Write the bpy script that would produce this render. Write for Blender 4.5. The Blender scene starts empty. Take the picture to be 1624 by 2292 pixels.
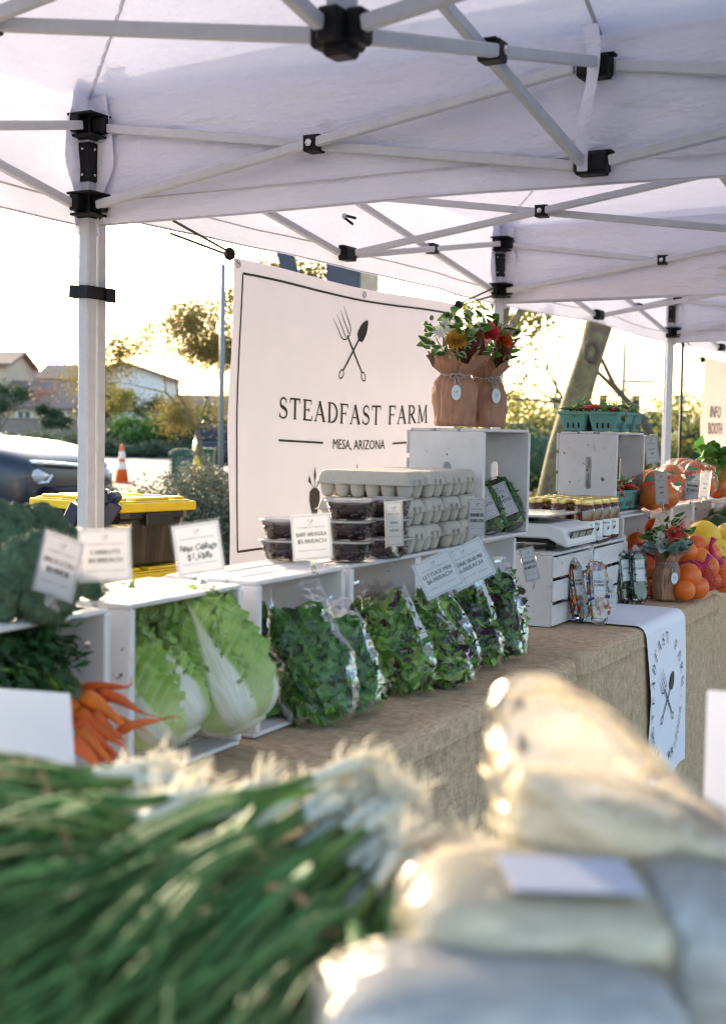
import bpy, math, random
from mathutils import Vector, Matrix, noise
R = math.radians
scn = bpy.context.scene
COL = scn.collection

# ------------------------------------------------------------------ camera, sky, sun, exposure
HEAD, TILT, ROLL, CAMH, FPX = R(29.3), R(3.45), R(1.03), 1.38, 3000.0
_f = Vector((-math.sin(HEAD) * math.cos(TILT), math.cos(HEAD) * math.cos(TILT), -math.sin(TILT)))
_r0 = Vector((math.cos(HEAD), math.sin(HEAD), 0))
_u0 = _r0.cross(_f)
CR = _r0 * math.cos(ROLL) + _u0 * math.sin(ROLL)
CU = _u0 * math.cos(ROLL) - _r0 * math.sin(ROLL)
CF = _f
CP = Vector((0, 0, CAMH))
cam = bpy.data.objects.new('camera', bpy.data.cameras.new('camera'))
COL.objects.link(cam)
cam.matrix_world = Matrix(((CR.x, CU.x, -CF.x, CP.x), (CR.y, CU.y, -CF.y, CP.y), (CR.z, CU.z, -CF.z, CP.z), (0, 0, 0, 1)))
cam.data.sensor_fit = 'VERTICAL'
cam.data.sensor_height = 36.0
cam.data.lens = 36.0 * FPX / 2292.0
cam.data.clip_start, cam.data.clip_end = 0.05, 3000
cam.data.dof.use_dof = True
cam.data.dof.focus_distance = 4.4
cam.data.dof.aperture_fstop = 3.9
cam.data.dof.aperture_blades = 9
scn.camera = cam

SUN_HEAD, SUN_EL = R(53), R(13.5)
sun_dir = Vector((-math.sin(SUN_HEAD) * math.cos(SUN_EL), math.cos(SUN_HEAD) * math.cos(SUN_EL), math.sin(SUN_EL)))
world = bpy.data.worlds.new('World')
scn.world = world
world.use_nodes = True
_nt = world.node_tree
_sky = _nt.nodes.new('ShaderNodeTexSky')
_sky.sky_type = 'NISHITA'
_sky.sun_disc = False
_sky.sun_elevation = SUN_EL
_sky.sun_rotation = -SUN_HEAD
_sky.dust_density = 3.2
_sky.ozone_density = 1.2
_sky.air_density = 1.0
_nt.links.new(_sky.outputs[0], _nt.nodes['Background'].inputs[0])
_nt.nodes['Background'].inputs[1].default_value = 0.15
sl = bpy.data.lights.new('sun', 'SUN')
sl.energy = 2.1
sl.angle = R(0.5)
sl.color = (1.0, 0.82, 0.62)
so = bpy.data.objects.new('sun', sl)
COL.objects.link(so)
so.rotation_euler = sun_dir.to_track_quat('Z', 'Y').to_euler()
vs = scn.view_settings
scn.display_settings.display_device = 'sRGB'
vs.view_transform = 'Standard'
vs.look = 'None'
vs.gamma = 1.0
vs.use_curve_mapping = False
vs.exposure = 2.32
cy = scn.cycles
scn.render.engine = 'CYCLES'
cy.use_denoising = True
cy.filter_width = 1.15
cy.max_bounces = 10
cy.diffuse_bounces = 5
cy.glossy_bounces = 4
cy.transmission_bounces = 8
cy.transparent_max_bounces = 24
cy.caustics_reflective = False
cy.caustics_refractive = False
cy.sample_clamp_indirect = 8.0

# ------------------------------------------------------------------ placing: a measured sight line cut by a plane of the place
def ray(px, py):
    return CF + CR * ((px - 812.0) / FPX) + CU * ((1146.0 - py) / FPX)
def at_d(px, py, d): return CP + ray(px, py) * d
def at_h(px, py, h):
    r = ray(px, py); return CP + r * ((h - CP.z) / r.z)
def at_x(px, py, x):
    r = ray(px, py); return CP + r * (x / r.x)
def at_y(px, py, y):
    r = ray(px, py); return CP + r * (y / r.y)
def ground(px, d, h=0.0):
    p = at_d(px, 965 + (px - 812) * 0.018, d); return Vector((p.x, p.y, h))

# ------------------------------------------------------------------ object helpers
def link(o, parent=None):
    COL.objects.link(o)
    if parent is not None: o.parent = parent
    return o
def tag(o, label=None, cat=None, group=None, kind=None):
    if label: o['label'] = label
    if cat: o['category'] = cat
    if group: o['group'] = group
    if kind: o['kind'] = kind
    return o
def thing(name, label, cat, loc=(0, 0, 0), rot=(0, 0, 0), group=None):
    o = bpy.data.objects.new(name, None)
    o.empty_display_size = 0.05
    link(o); o.location = loc; o.rotation_euler = rot
    return tag(o, label, cat, group)
def inst(name, me, parent=None, loc=(0, 0, 0), rot=(0, 0, 0), scale=None, bevel=0):
    o = bpy.data.objects.new(name, me)
    link(o, parent); o.location = loc; o.rotation_euler = rot
    if scale is not None: o.scale = scale if hasattr(scale, '__len__') else (scale,) * 3
    if bevel: add_bevel(o, bevel)
    return o
def add_bevel(o, w, seg=1):
    m = o.modifiers.new('bevel', 'BEVEL'); m.width = w; m.segments = seg; m.limit_method = 'ANGLE'; m.angle_limit = R(40)
def dup(o, parent=None, loc=None, rot=None, label=None, scale=None):
    c = o.copy(); link(c); c.parent = parent
    if loc is not None: c.location = loc
    if rot is not None: c.rotation_euler = rot
    if scale is not None: c.scale = (scale,) * 3
    if label: c['label'] = label
    for ch in o.children: dup(ch, c)
    return c

def frame(d, up=(0, 0, 1)):
    z = Vector(d).normalized(); up = Vector(up)
    if abs(z.dot(up)) > .98: up = Vector((1, 0, 0))
    x = up.cross(z).normalized(); y = z.cross(x)
    return x, y, z
def rotm(d, up=(0, 0, 1)):
    x, y, z = frame(d, up)
    return Matrix((x, y, z)).transposed()

class MB:
    def __init__(s): s.v = []; s.f = []; s.m = []; s.s = []; s.u = []
    def add(s, vs, fs, mi=0, sm=False, uvs=None, M=None):
        b = len(s.v)
        for p in vs:
            p = Vector(p)
            s.v.append(M @ p if M is not None else p)
        for f in fs:
            s.f.append([b + i for i in f]); s.m.append(mi); s.s.append(sm)
            s.u.append([uvs[i] for i in f] if uvs else None)
    def box(s, c, d, mi=0, M=None, taper=1.0):
        c = Vector(c); x, y, z = d[0] / 2, d[1] / 2, d[2] / 2
        vs = [c + Vector((sx * x * (taper if sz < 0 else 1), sy * y * (taper if sz < 0 else 1), sz * z)) for sz in (-1, 1) for sx, sy in ((-1, -1), (1, -1), (1, 1), (-1, 1))]
        s.add(vs, [(3, 2, 1, 0), (4, 5, 6, 7), (0, 1, 5, 4), (1, 2, 6, 5), (2, 3, 7, 6), (3, 0, 4, 7)], mi, False, None, M)
    def bar(s, a, b, w, h, mi=0, up=(0, 0, 1)):
        a = Vector(a); b = Vector(b); x, y, z = frame(b - a, up)
        vs = [p + x * (i * w / 2) + y * (j * h / 2) for p in (a, b) for i, j in ((-1, -1), (1, -1), (1, 1), (-1, 1))]
        s.add(vs, [(3, 2, 1, 0), (4, 5, 6, 7), (0, 1, 5, 4), (1, 2, 6, 5), (2, 3, 7, 6), (3, 0, 4, 7)], mi)
    def tube(s, pts, rad, n=8, mi=0, sm=True, cap=True, flat=1.0):
        pts = [Vector(p) for p in pts]; k = len(pts)
        if not hasattr(rad, '__len__'): rad = [rad] * k
        vs = []; px = None
        for i, p in enumerate(pts):
            d = (pts[min(i + 1, k - 1)] - pts[max(i - 1, 0)])
            if d.length < 1e-9: d = Vector((0, 0, 1))
            d.normalize()
            if px is None: x, y, _ = frame(d)
            else:
                x = px - d * px.dot(d)
                x = x.normalized() if x.length > 1e-6 else frame(d)[0]
                y = d.cross(x)
            px = x
            for j in range(n):
                a = 2 * math.pi * j / n
                vs.append(p + x * (math.cos(a) * rad[i]) + y * (math.sin(a) * rad[i] * flat))
        fs = [(i * n + j, i * n + (j + 1) % n, (i + 1) * n + (j + 1) % n, (i + 1) * n + j) for i in range(k - 1) for j in range(n)]
        if cap: fs += [tuple(range(n - 1, -1, -1)), tuple((k - 1) * n + j for j in range(n))]
        s.add(vs, fs, mi, sm)
    def lathe(s, prof, n=24, mi=0, sm=True, M=None, fn=None, cap=True, close=True):
        vs = []; k = len(prof)
        for i, (r, z) in enumerate(prof):
            for j in range(n):
                a = 2 * math.pi * j / n
                rr, zz = (fn(a, r, z, i) if fn else (r, z))
                vs.append((rr * math.cos(a), rr * math.sin(a), zz))
        fs = [(i * n + j, i * n + (j + 1) % n, (i + 1) * n + (j + 1) % n, (i + 1) * n + j) for i in range(k - 1) for j in range(n)]
        if cap: fs += [tuple(range(n - 1, -1, -1))]
        if cap and close: fs += [tuple((k - 1) * n + j for j in range(n))]
        s.add(vs, fs, mi, sm, None, M)
    def grid(s, fn, nu, nv, mi=0, sm=True, uv=True, wrap=False):
        vs = []; uvs = []
        for j in range(nv + 1):
            for i in range(nu + 1):
                vs.append(fn(i / nu, j / nv)); uvs.append((i / nu, j / nv))
        w = nu + 1
        s.add(vs, [(j * w + i, j * w + i + 1, (j + 1) * w + i + 1, (j + 1) * w + i) for j in range(nv) for i in range(nu)], mi, sm, uvs if uv else None)
    def sphere(s, c, r, nu=12, nv=8, mi=0, sc=(1, 1, 1), fn=None, sm=True, M=None):
        c = Vector(c); vs = [Vector((0, 0, -1))]
        for j in range(1, nv):
            b = -math.pi / 2 + math.pi * j / nv
            for i in range(nu):
                a = 2 * math.pi * i / nu
                vs.append(Vector((math.cos(a) * math.cos(b), math.sin(a) * math.cos(b), math.sin(b))))
        vs.append(Vector((0, 0, 1)))
        out = []
        for p in vs:
            rr = r * (fn(p) if fn else 1.0)
            q = Vector((p.x * sc[0], p.y * sc[1], p.z * sc[2])) * rr
            out.append(c + q if M is None else M @ q + c)
        L = len(vs) - 1
        fs = [(0, 1 + (i + 1) % nu, 1 + i) for i in range(nu)]
        fs += [(1 + j * nu + i, 1 + j * nu + (i + 1) % nu, 1 + (j + 1) * nu + (i + 1) % nu, 1 + (j + 1) * nu + i) for j in range(nv - 2) for i in range(nu)]
        fs += [(1 + (nv - 2) * nu + i, 1 + (nv - 2) * nu + (i + 1) % nu, L) for i in range(nu)]
        s.add(out, fs, mi, sm)
    def leaf(s, o, d, nrm, L, W, bend=0.3, mi=0, n=4, fold=0.25, ruff=0.0, shape=0.75, rng=random):
        o = Vector(o); d = Vector(d).normalized(); nrm = Vector(nrm)
        sd = d.cross(nrm)
        if sd.length < 1e-4: sd = frame(d)[0]
        sd.normalize(); up = sd.cross(d)
        vs = []; uvs = []; p = o.copy(); ang = 0.0
        for i in range(n + 1):
            t = i / n
            w = W * 0.5 * (math.sin(math.pi * min(1, (t ** shape) * .97 + .02)))
            dd = d * math.cos(ang) - up * math.sin(ang); uu = up * math.cos(ang) + d * math.sin(ang)
            for k, q in ((-1, 0), (0, .5), (1, 1)):
                h = fold * w * abs(k) + (rng.uniform(-1, 1) * ruff * W if k else 0)
                vs.append(p + sd * (k * w) + uu * h); uvs.append((q, t))
            p = p + dd * (L / n); ang += bend / n
        fs = []
        for i in range(n):
            a = i * 3
            fs += [(a, a + 1, a + 4, a + 3), (a + 1, a + 2, a + 5, a + 4)]
        s.add(vs, fs, mi, True, uvs)
    def mesh(s, name, mats):
        me = bpy.data.meshes.new(name)
        me.from_pydata([tuple(p) for p in s.v], [], s.f)
        if not isinstance(mats, (list, tuple)): mats = [mats]
        for m in mats: me.materials.append(m)
        me.polygons.foreach_set('material_index', s.m)
        me.polygons.foreach_set('use_smooth', s.s)
        if any(u is not None for u in s.u):
            l = me.uv_layers.new(name='UVMap'); arr = []
            for f, u in zip(s.f, s.u):
                for i in range(len(f)): arr += list(u[i]) if u is not None else [0.5, 0.5]
            l.data.foreach_set('uv', arr)
        me.update()
        return me
    def build(s, name, mats, parent=None, loc=(0, 0, 0), rot=(0, 0, 0), bevel=0):
        return inst(name, s.mesh(name, mats), parent, loc, rot, None, bevel)

# ------------------------------------------------------------------ materials (all procedural)
def _mix(nt, a, b, fac, blend='MIX'):
    n = nt.nodes.new('ShaderNodeMix'); n.data_type = 'RGBA'; n.blend_type = blend
    for sock, val in ((n.inputs[6], a), (n.inputs[7], b), (n.inputs[0], fac)):
        if isinstance(val, bpy.types.NodeSocket): nt.links.new(val, sock)
        elif hasattr(val, '__len__'): sock.default_value = (val[0], val[1], val[2], 1)
        else: sock.default_value = val
    return n.outputs[2]
def _math(nt, op, a, b=0.0, c=0.0, clamp=False):
    n = nt.nodes.new('ShaderNodeMath'); n.operation = op; n.use_clamp = clamp
    for sock, val in ((n.inputs[0], a), (n.inputs[1], b), (n.inputs[2], c)):
        if isinstance(val, bpy.types.NodeSocket): nt.links.new(val, sock)
        else: sock.default_value = val
    return n.outputs[0]
def _coords(nt, stretch=(1, 1, 1), rand=True, kind='Object'):
    tc = nt.nodes.new('ShaderNodeTexCoord'); mp = nt.nodes.new('ShaderNodeMapping')
    nt.links.new(tc.outputs[kind], mp.inputs['Vector']); mp.inputs['Scale'].default_value = stretch
    if rand:
        oi = nt.nodes.new('ShaderNodeObjectInfo'); s = _math(nt, 'MULTIPLY', oi.outputs['Random'], 37.0)
        nt.links.new(s, mp.inputs['Location'])
    return mp.outputs[0]
def _noise(nt, vec, scale, detail=4, rough=.6):
    n = nt.nodes.new('ShaderNodeTexNoise'); n.inputs['Scale'].default_value = scale
    n.inputs['Detail'].default_value = detail; n.inputs['Roughness'].default_value = rough
    nt.links.new(vec, n.inputs['Vector']); return n.outputs['Fac']
def _ramp(nt, fac, lo, hi):
    n = nt.nodes.new('ShaderNodeMapRange'); n.clamp = True
    nt.links.new(fac, n.inputs[0]); n.inputs[1].default_value = lo; n.inputs[2].default_value = hi
    return n.outputs[0]
def _bump(nt, h, strength, dist=.002):
    n = nt.nodes.new('ShaderNodeBump'); n.inputs['Strength'].default_value = strength; n.inputs['Distance'].default_value = dist
    nt.links.new(h, n.inputs['Height']); return n.outputs[0]
def newmat(name):
    m = bpy.data.materials.new(name); m.use_nodes = True
    nt = m.node_tree; return m, nt, nt.nodes['Principled BSDF']
def finish(nt, b, trans, colsock, trcol=None):
    out = nt.nodes['Material Output']
    if not trans: return
    t = nt.nodes.new('ShaderNodeBsdfTranslucent'); ms = nt.nodes.new('ShaderNodeMixShader'); ms.inputs[0].default_value = trans
    if trcol: t.inputs[0].default_value = (*trcol, 1)
    else: nt.links.new(colsock, t.inputs[0])
    nt.links.new(b.outputs[0], ms.inputs[1]); nt.links.new(t.outputs[0], ms.inputs[2]); nt.links.new(ms.outputs[0], out.inputs[0])
def mat(name, col, rough=.5, var=.15, scale=20, bump=0, bscale=80, bdist=.002, metal=0, spec=.5, trans=0, coat=0, stretch=(1, 1, 1), col2=None, stain=None, stain_at=(.62, .72), stain_scale=6, trcol=None, sss=0, objvar=0, specks=0):
    m, nt, b = newmat(name)
    vec = _coords(nt, stretch)
    fac = _ramp(nt, _noise(nt, vec, scale), .3, .7)
    c2 = col2 or tuple(min(1, c * (1 + var)) for c in col)
    c = _mix(nt, tuple(x * (1 - var) for x in col) if not col2 else col, c2, fac)
    if stain:
        c = _mix(nt, c, stain, _ramp(nt, _noise(nt, vec, stain_scale, 6, .7), *stain_at))
    if specks: c = _mix(nt, c, (.09, .07, .055), _ramp(nt, _noise(nt, _coords(nt), specks, 2, .4), .735, .76))
    if objvar:
        oi = nt.nodes.new('ShaderNodeObjectInfo'); hs = nt.nodes.new('ShaderNodeHueSaturation')
        nt.links.new(_math(nt, 'ADD', _math(nt, 'MULTIPLY', oi.outputs['Random'], objvar), 1 - objvar / 2), hs.inputs['Value'])
        nt.links.new(_math(nt, 'ADD', _math(nt, 'MULTIPLY', oi.outputs['Random'], objvar * .08), .5 - objvar * .04), hs.inputs['Hue'])
        nt.links.new(c, hs.inputs['Color']); c = hs.outputs[0]
    nt.links.new(c, b.inputs['Base Color'])
    b.inputs['Roughness'].default_value = rough; b.inputs['Metallic'].default_value = metal
    b.inputs['Specular IOR Level'].default_value = spec; b.inputs['Coat Weight'].default_value = coat
    b.inputs['Coat Roughness'].default_value = .08
    if sss:
        b.inputs['Subsurface Weight'].default_value = sss; b.inputs['Subsurface Radius'].default_value = (.01, .006, .003); b.inputs['Subsurface Scale'].default_value = 1
    if bump:
        nt.links.new(_bump(nt, _noise(nt, vec, bscale, 5), bump, bdist), b.inputs['Normal'])
    finish(nt, b, trans, c, trcol)
    return m
def film(name, refl=1.0, rough=.06, haze=.03, tint=(1, 1, 1), crinkle=.5, cscale=45, hazecol=(.9, .9, .92), diff=0):
    m, nt, b = newmat(name); out = nt.nodes['Material Output']
    vec = _coords(nt)
    v = nt.nodes.new('ShaderNodeTexVoronoi'); v.feature = 'F1'; v.inputs['Scale'].default_value = cscale; nt.links.new(vec, v.inputs['Vector'])
    h = _math(nt, 'ADD', v.outputs['Distance'], _math(nt, 'MULTIPLY', _noise(nt, vec, cscale * .6, 3), 1.2))
    bm = _bump(nt, h, crinkle, .006)
    tr = nt.nodes.new('ShaderNodeBsdfTransparent'); tr.inputs[0].default_value = (*tint, 1)
    gl = nt.nodes.new('ShaderNodeBsdfGlossy'); gl.inputs['Roughness'].default_value = rough; nt.links.new(bm, gl.inputs['Normal'])
    fr = nt.nodes.new('ShaderNodeFresnel'); fr.inputs['IOR'].default_value = 1.55; nt.links.new(bm, fr.inputs['Normal'])
    df = nt.nodes.new('ShaderNodeBsdfTranslucent'); df.inputs[0].default_value = (*hazecol, 1)
    m1 = nt.nodes.new('ShaderNodeMixShader'); m1.inputs[0].default_value = haze
    nt.links.new(tr.outputs[0], m1.inputs[1]); nt.links.new(df.outputs[0], m1.inputs[2])
    if diff:
        d2 = nt.nodes.new('ShaderNodeBsdfDiffuse'); d2.inputs[0].default_value = (*hazecol, 1); m0 = nt.nodes.new('ShaderNodeMixShader'); m0.inputs[0].default_value = diff
        nt.links.new(m1.outputs[0], m0.inputs[1]); nt.links.new(d2.outputs[0], m0.inputs[2]); nt.links.new(bm, d2.inputs['Normal']); m1 = m0
    m2 = nt.nodes.new('ShaderNodeMixShader'); nt.links.new(_math(nt, 'MULTIPLY', fr.outputs[0], refl, clamp=True), m2.inputs[0])
    nt.links.new(m1.outputs[0], m2.inputs[1]); nt.links.new(gl.outputs[0], m2.inputs[2]); nt.links.new(m2.outputs[0], out.inputs[0])
    return m
def uvmat(name, fn, rough=.45, trans=.2, spec=.4, bump=None):
    m, nt, b = newmat(name)
    tc = nt.nodes.new('ShaderNodeTexCoord'); sp = nt.nodes.new('ShaderNodeSeparateXYZ'); nt.links.new(tc.outputs['UV'], sp.inputs[0])
    c, h = fn(nt, sp.outputs[0], sp.outputs[1])
    nt.links.new(c, b.inputs['Base Color']); b.inputs['Roughness'].default_value = rough; b.inputs['Specular IOR Level'].default_value = spec
    if h is not None: nt.links.new(_bump(nt, h, bump or .4, .004), b.inputs['Normal'])
    finish(nt, b, trans, c)
    return m

metal_frame = mat('hammered_grey_metal', (.50, .52, .55), .38, .06, 30, .25, 260, .001, spec=.5)
black_plastic = mat('black_plastic', (.006, .006, .007), .55, .3, 40, .1, 200, spec=.25)
steel = mat('steel', (.55, .55, .55), .25, .05, 40, metal=1)
def canopy_mat():
    m, nt, b = newmat('canopy_cloth')
    vec = _coords(nt)
    c = _mix(nt, (.75, .76, .85), (.82, .83, .90), _ramp(nt, _noise(nt, vec, 2.2, 5), .3, .7))
    c = _mix(nt, c, (.45, .42, .38), _ramp(nt, _noise(nt, vec, 34, 2, .4), .80, .84))
    nt.links.new(c, b.inputs['Base Color']); b.inputs['Roughness'].default_value = .55; b.inputs['Specular IOR Level'].default_value = .25
    mp = nt.nodes.new('ShaderNodeMapping'); nt.links.new(vec, mp.inputs[0]); mp.inputs['Scale'].default_value = (1, 1, 3)
    h = _math(nt, 'ADD', _noise(nt, mp.outputs[0], 4, 4, .55), _math(nt, 'MULTIPLY', _noise(nt, vec, 14, 3, .5), .35))
    nt.links.new(_bump(nt, h, .55, .07), b.inputs['Normal'])
    finish(nt, b, .165, c, (.68, .72, .92))
    return m
canopy = canopy_mat()
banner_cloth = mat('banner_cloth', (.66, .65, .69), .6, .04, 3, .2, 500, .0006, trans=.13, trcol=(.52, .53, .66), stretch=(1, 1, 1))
ink = mat('dark_ink', (.022, .022, .016), .6, .1, 40)
grey_ink = mat('grey_ink', (.10, .10, .12), .6, .1, 40)
white_wood = mat('white_painted_wood', (.63, .605, .61), .55, .14, 6, .8, 60, .0022, stretch=(1, .12, 1), stain=(.26, .22, .19), stain_at=(.58, .74), stain_scale=11, specks=42)
white_panel = mat('white_painted_panel', (.65, .625, .635), .5, .10, 7, .3, 40, .001, stain=(.28, .24, .21), stain_at=(.61, .74), stain_scale=13, specks=36)
def burlap_mat():
    m, nt, b = newmat('burlap')
    va = _coords(nt, (420, 34, 34), False); vb = _coords(nt, (34, 420, 34), False); vc = _coords(nt, (34, 34, 420), False)
    na, nb, nc = _noise(nt, va, 1, 2), _noise(nt, vb, 1, 2), _noise(nt, vc, 1, 2)
    h = _math(nt, 'ADD', _math(nt, 'ADD', na, nb), nc)
    big = _noise(nt, _coords(nt, (1, 1, 1), False), 5, 4)
    c = _mix(nt, (.31, .215, .128), (.64, .475, .31), _ramp(nt, h, 1.15, 1.85))
    c = _mix(nt, c, _mix(nt, c, (.48, .345, .22), .5), _ramp(nt, big, .4, .65))
    nt.links.new(c, b.inputs['Base Color']); b.inputs['Roughness'].default_value = .9; b.inputs['Specular IOR Level'].default_value = .15
    nt.links.new(_bump(nt, h, .6, .002), b.inputs['Normal'])
    return m
burlap = burlap_mat()
runner_cloth = mat('white_runner_cloth', (.74, .75, .82), .6, .03, 4, .5, 1, .002, stretch=(3, 3, 160))
paper = mat('white_card', (.82, .81, .84), .35, .02, 8, coat=.3, trans=.38)
acrylic = film('clear_acrylic', .9, .10, .015, crinkle=.12, cscale=8)
bag_film = film('bag_film', .52, .20, .03, crinkle=.55, cscale=40)
frost = film('frosted_plastic', 1.2, .12, .35, crinkle=.05, cscale=20, diff=.30)
crisp_film = film('clear_rigid_plastic', 1.6, .05, .05, crinkle=.08, cscale=20)
leaf_a = mat('spinach_leaf', (.080, .22, .040), .4, .4, 30, trans=.28, coat=.15)
leaf_b = mat('lettuce_leaf', (.17, .33, .05), .45, .35, 30, trans=.2)
leaf_c = mat('pale_lettuce_leaf', (.27, .40, .10), .45, .3, 30, trans=.2)
leaf_p = mat('purple_lettuce_leaf', (.045, .014, .03), .4, .4, 30, trans=.1)
leaf_d = mat('dark_leaf', (.020, .062, .017), .5, .4, 30, trans=.1)
leaf_dusty = mat('silver_leaf', (.22, .32, .31), .8, .15, 40, .3, 120, trans=.1)
leaf_brown = mat('bronze_leaf', (.10, .028, .012), .45, .3, 20, trans=.1)
core_green = mat('packed_leaves', (.045, .12, .025), .7, .5, 40, .8, 60, .01)
egg_pulp = mat('grey_paper_pulp', (.46, .42, .37), .9, .06, 60, .5, 220, .0015)
green_pulp = mat('turquoise_paper_pulp', (.13, .30, .265), .9, .10, 60, .5, 220, .0015, objvar=.15)
kraft = mat('kraft_paper', (.38, .195, .12), .6, .12, 14, .8, 34, .006)
honey = mat('amber_honey', (.085, .016, .003), .12, .2, 6, coat=1.0)
gold_lid = mat('gold_lid', (.75, .58, .22), .28, .08, 20, metal=1)
yellow_plastic = mat('yellow_plastic', (.80, .56, .01), .38, .06, 12, .05, 100)
tote_black = mat('black_tote_plastic', (.016, .015, .013), .38, .3, 12, .1, 60)
navy = mat('navy_paint', (.012, .020, .045), .35, .2, 12)
carrot_m = mat('carrot', (.62, .12, .012), .5, .22, 18, .6, 60, .002, stretch=(1, 1, 1), objvar=.2)
root_m = mat('pale_root', (.92, .86, .74), .7, .12, 30, trans=.55)
onion_white = mat('white_onion_bulb', (.68, .68, .56), .35, .12, 30, trans=.2)
onion_green = mat('green_onion_leaf', (.060, .140, .036), .6, .5, 9, trans=.25, objvar=.6, col2=(.20, .33, .10), spec=.3)
broc = mat('broccoli', (.055, .10, .052), .75, .5, 45, 1.0, 230, .006, objvar=.35)
broc_stem = mat('broccoli_stem', (.16, .27, .08), .6, .2, 30)
orange_m = mat('orange_peel', (.70, .135, .008), .38, .12, 8, .35, 320, .001, objvar=.22)
pomelo_m = mat('yellow_pomelo_peel', (.72, .50, .03), .42, .10, 8, .35, 260, .001)
red_net = mat('fuchsia_netting', (.45, .01, .09), .5, .1, 30)
chili_red = mat('red_chili', (.50, .012, .008), .25, .2, 30, coat=.5)
chili_green = mat('green_chili', (.05, .13, .02), .3, .3, 30, coat=.3)
beet = mat('dark_beets', (.035, .006, .008), .3, .6, 40, .8, 50, .006, coat=.5)
twine_m = mat('striped_twine', (.75, .74, .70), .8, .1, 300, col2=(.02, .02, .05), stretch=(1, 1, 2.5))
cream = mat('cream_filling', (.90, .78, .54), .6, .05, 9, trans=.28)
seam_m = mat('canopy_seam', (.50, .49, .50), .7, .1, 30)
white_plastic = mat('white_plastic', (.70, .70, .70), .35, .03, 12)
dark_glass = mat('dark_glass', (.015, .018, .02), .08, .1, 5, coat=.6)
# ------------------------------------------------------------------ setting: ground, road, wall, houses, planting
asphalt = mat('asphalt', (.055, .055, .057), .9, .25, 3, .4, 120, .004)
concrete = mat('concrete', (.32, .30, .28), .85, .1, 6, .3, 60, .003)
gravel_m = mat('tan_gravel', (.30, .24, .18), .95, .3, 60, .6, 40, .02)
stucco_w = mat('white_stucco', (.74, .72, .69), .9, .05, 3, .2, 60)
stucco_b = mat('beige_stucco', (.52, .42, .31), .9, .06, 3, .2, 60)
wall_m = mat('tan_block_wall', (.30, .245, .20), .9, .10, 4, .3, 40)
tile_m = mat('brown_roof_tile', (.19, .135, .115), .85, .3, 6, .6, 8, .05)
glass_far = mat('window_glass', (.10, .13, .14), .06, .1, 2, spec=.8)
trim_w = mat('white_trim', (.72, .72, .70), .5, .04, 5)
bark_pv = mat('green_bark', (.17, .145, .065), .8, .35, 9, .9, 24, .02, stain=(.13, .085, .065), stain_at=(.53, .60), stain_scale=4.2)
bark_d = mat('brown_bark', (.12, .085, .06), .9, .35, 14, .7, 40, .01)
fol_gold = mat('golden_foliage', (.20, .165, .04), .6, .4, 1.5, trans=.4, col2=(.20, .17, .04))
fol_olive = mat('olive_foliage', (.060, .085, .040), .6, .4, 1.5, trans=.25, col2=(.10, .13, .07))
fol_green = mat('bright_green_foliage', (.055, .14, .018), .6, .4, 1.5, trans=.3, col2=(.10, .20, .03))
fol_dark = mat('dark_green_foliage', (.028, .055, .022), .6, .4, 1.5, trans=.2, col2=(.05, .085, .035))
fol_grey = mat('grey_green_foliage', (.10, .115, .075), .7, .3, 3, trans=.25, col2=(.15, .16, .11))
fol_yellow = mat('yellow_green_foliage', (.24, .20, .03), .6, .35, 2, trans=.4, col2=(.16, .19, .05))
fol_rust = mat('rust_foliage', (.24, .11, .055), .7, .3, 3, trans=.3)

def sheet(name, x0, x1, y0, y1, z, m, n=1):
    b = MB()
    b.add([(x0, y0, z), (x1, y0, z), (x1, y1, z), (x0, y1, z)], [(0, 1, 2, 3)])
    return tag(b.build(name, m), kind='structure')
sheet('ground', -900, 900, -300, 1500, 0, gravel_m)
sheet('parking_lot', -14.5, 30, -20, 60, .004, asphalt)
sheet('added_bounce_paving', -4.2, 9, -9, 16, .009, concrete)  # pale paving added out of view to bounce fill light up under the tents
# the street beyond the hedges crosses the view: a strip turned with the view direction
def cross_strip(name, d0, d1, z, m, thick=0, w=160):
    p = ground(400, (d0 + d1) / 2)
    b = MB()
    if thick: b.box((0, 0, z - thick / 2), (w, d1 - d0, thick))
    else: b.add([(-w / 2, -(d1 - d0) / 2, z), (w / 2, -(d1 - d0) / 2, z), (w / 2, (d1 - d0) / 2, z), (-w / 2, (d1 - d0) / 2, z)], [(0, 1, 2, 3)])
    return tag(b.build(name, m, None, (p.x, p.y, 0), (0, 0, HEAD)), kind='structure')
road_grey = mat('sunbleached_road', (.11, .11, .115), .8, .12, 2, .2, 60)
cross_strip('road', 44, 66, .012, road_grey)
cross_strip('kerb', 66, 66.4, .14, concrete, .14)
cross_strip('pavement', 66.4, 69, .145, concrete, .14)

# long garden wall beyond the street: each block course piece stays in the material, the caps and pilasters are built
wl = thing('garden_wall', 'long tan block wall beyond the street below the brown roofs', 'wall', ground(150, 76), (0, 0, HEAD))
b = MB(); b.box((0, 0, .85), (46, .2, 1.7)); b.build('wall_body', wall_m, wl)
b = MB(); b.box((0, 0, 1.75), (46.2, .3, .1)); b.build('wall_cap', wall_m, wl, bevel=.01)
pil = None
for i in range(9):
    if pil is None:
        b = MB(); b.box((0, 0, .93), (.42, .42, 1.86)); pil = b.mesh('pilaster', wall_m)
    inst('pilaster', pil, wl, (-22 + i * 5.5, -.02, 0))

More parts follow.
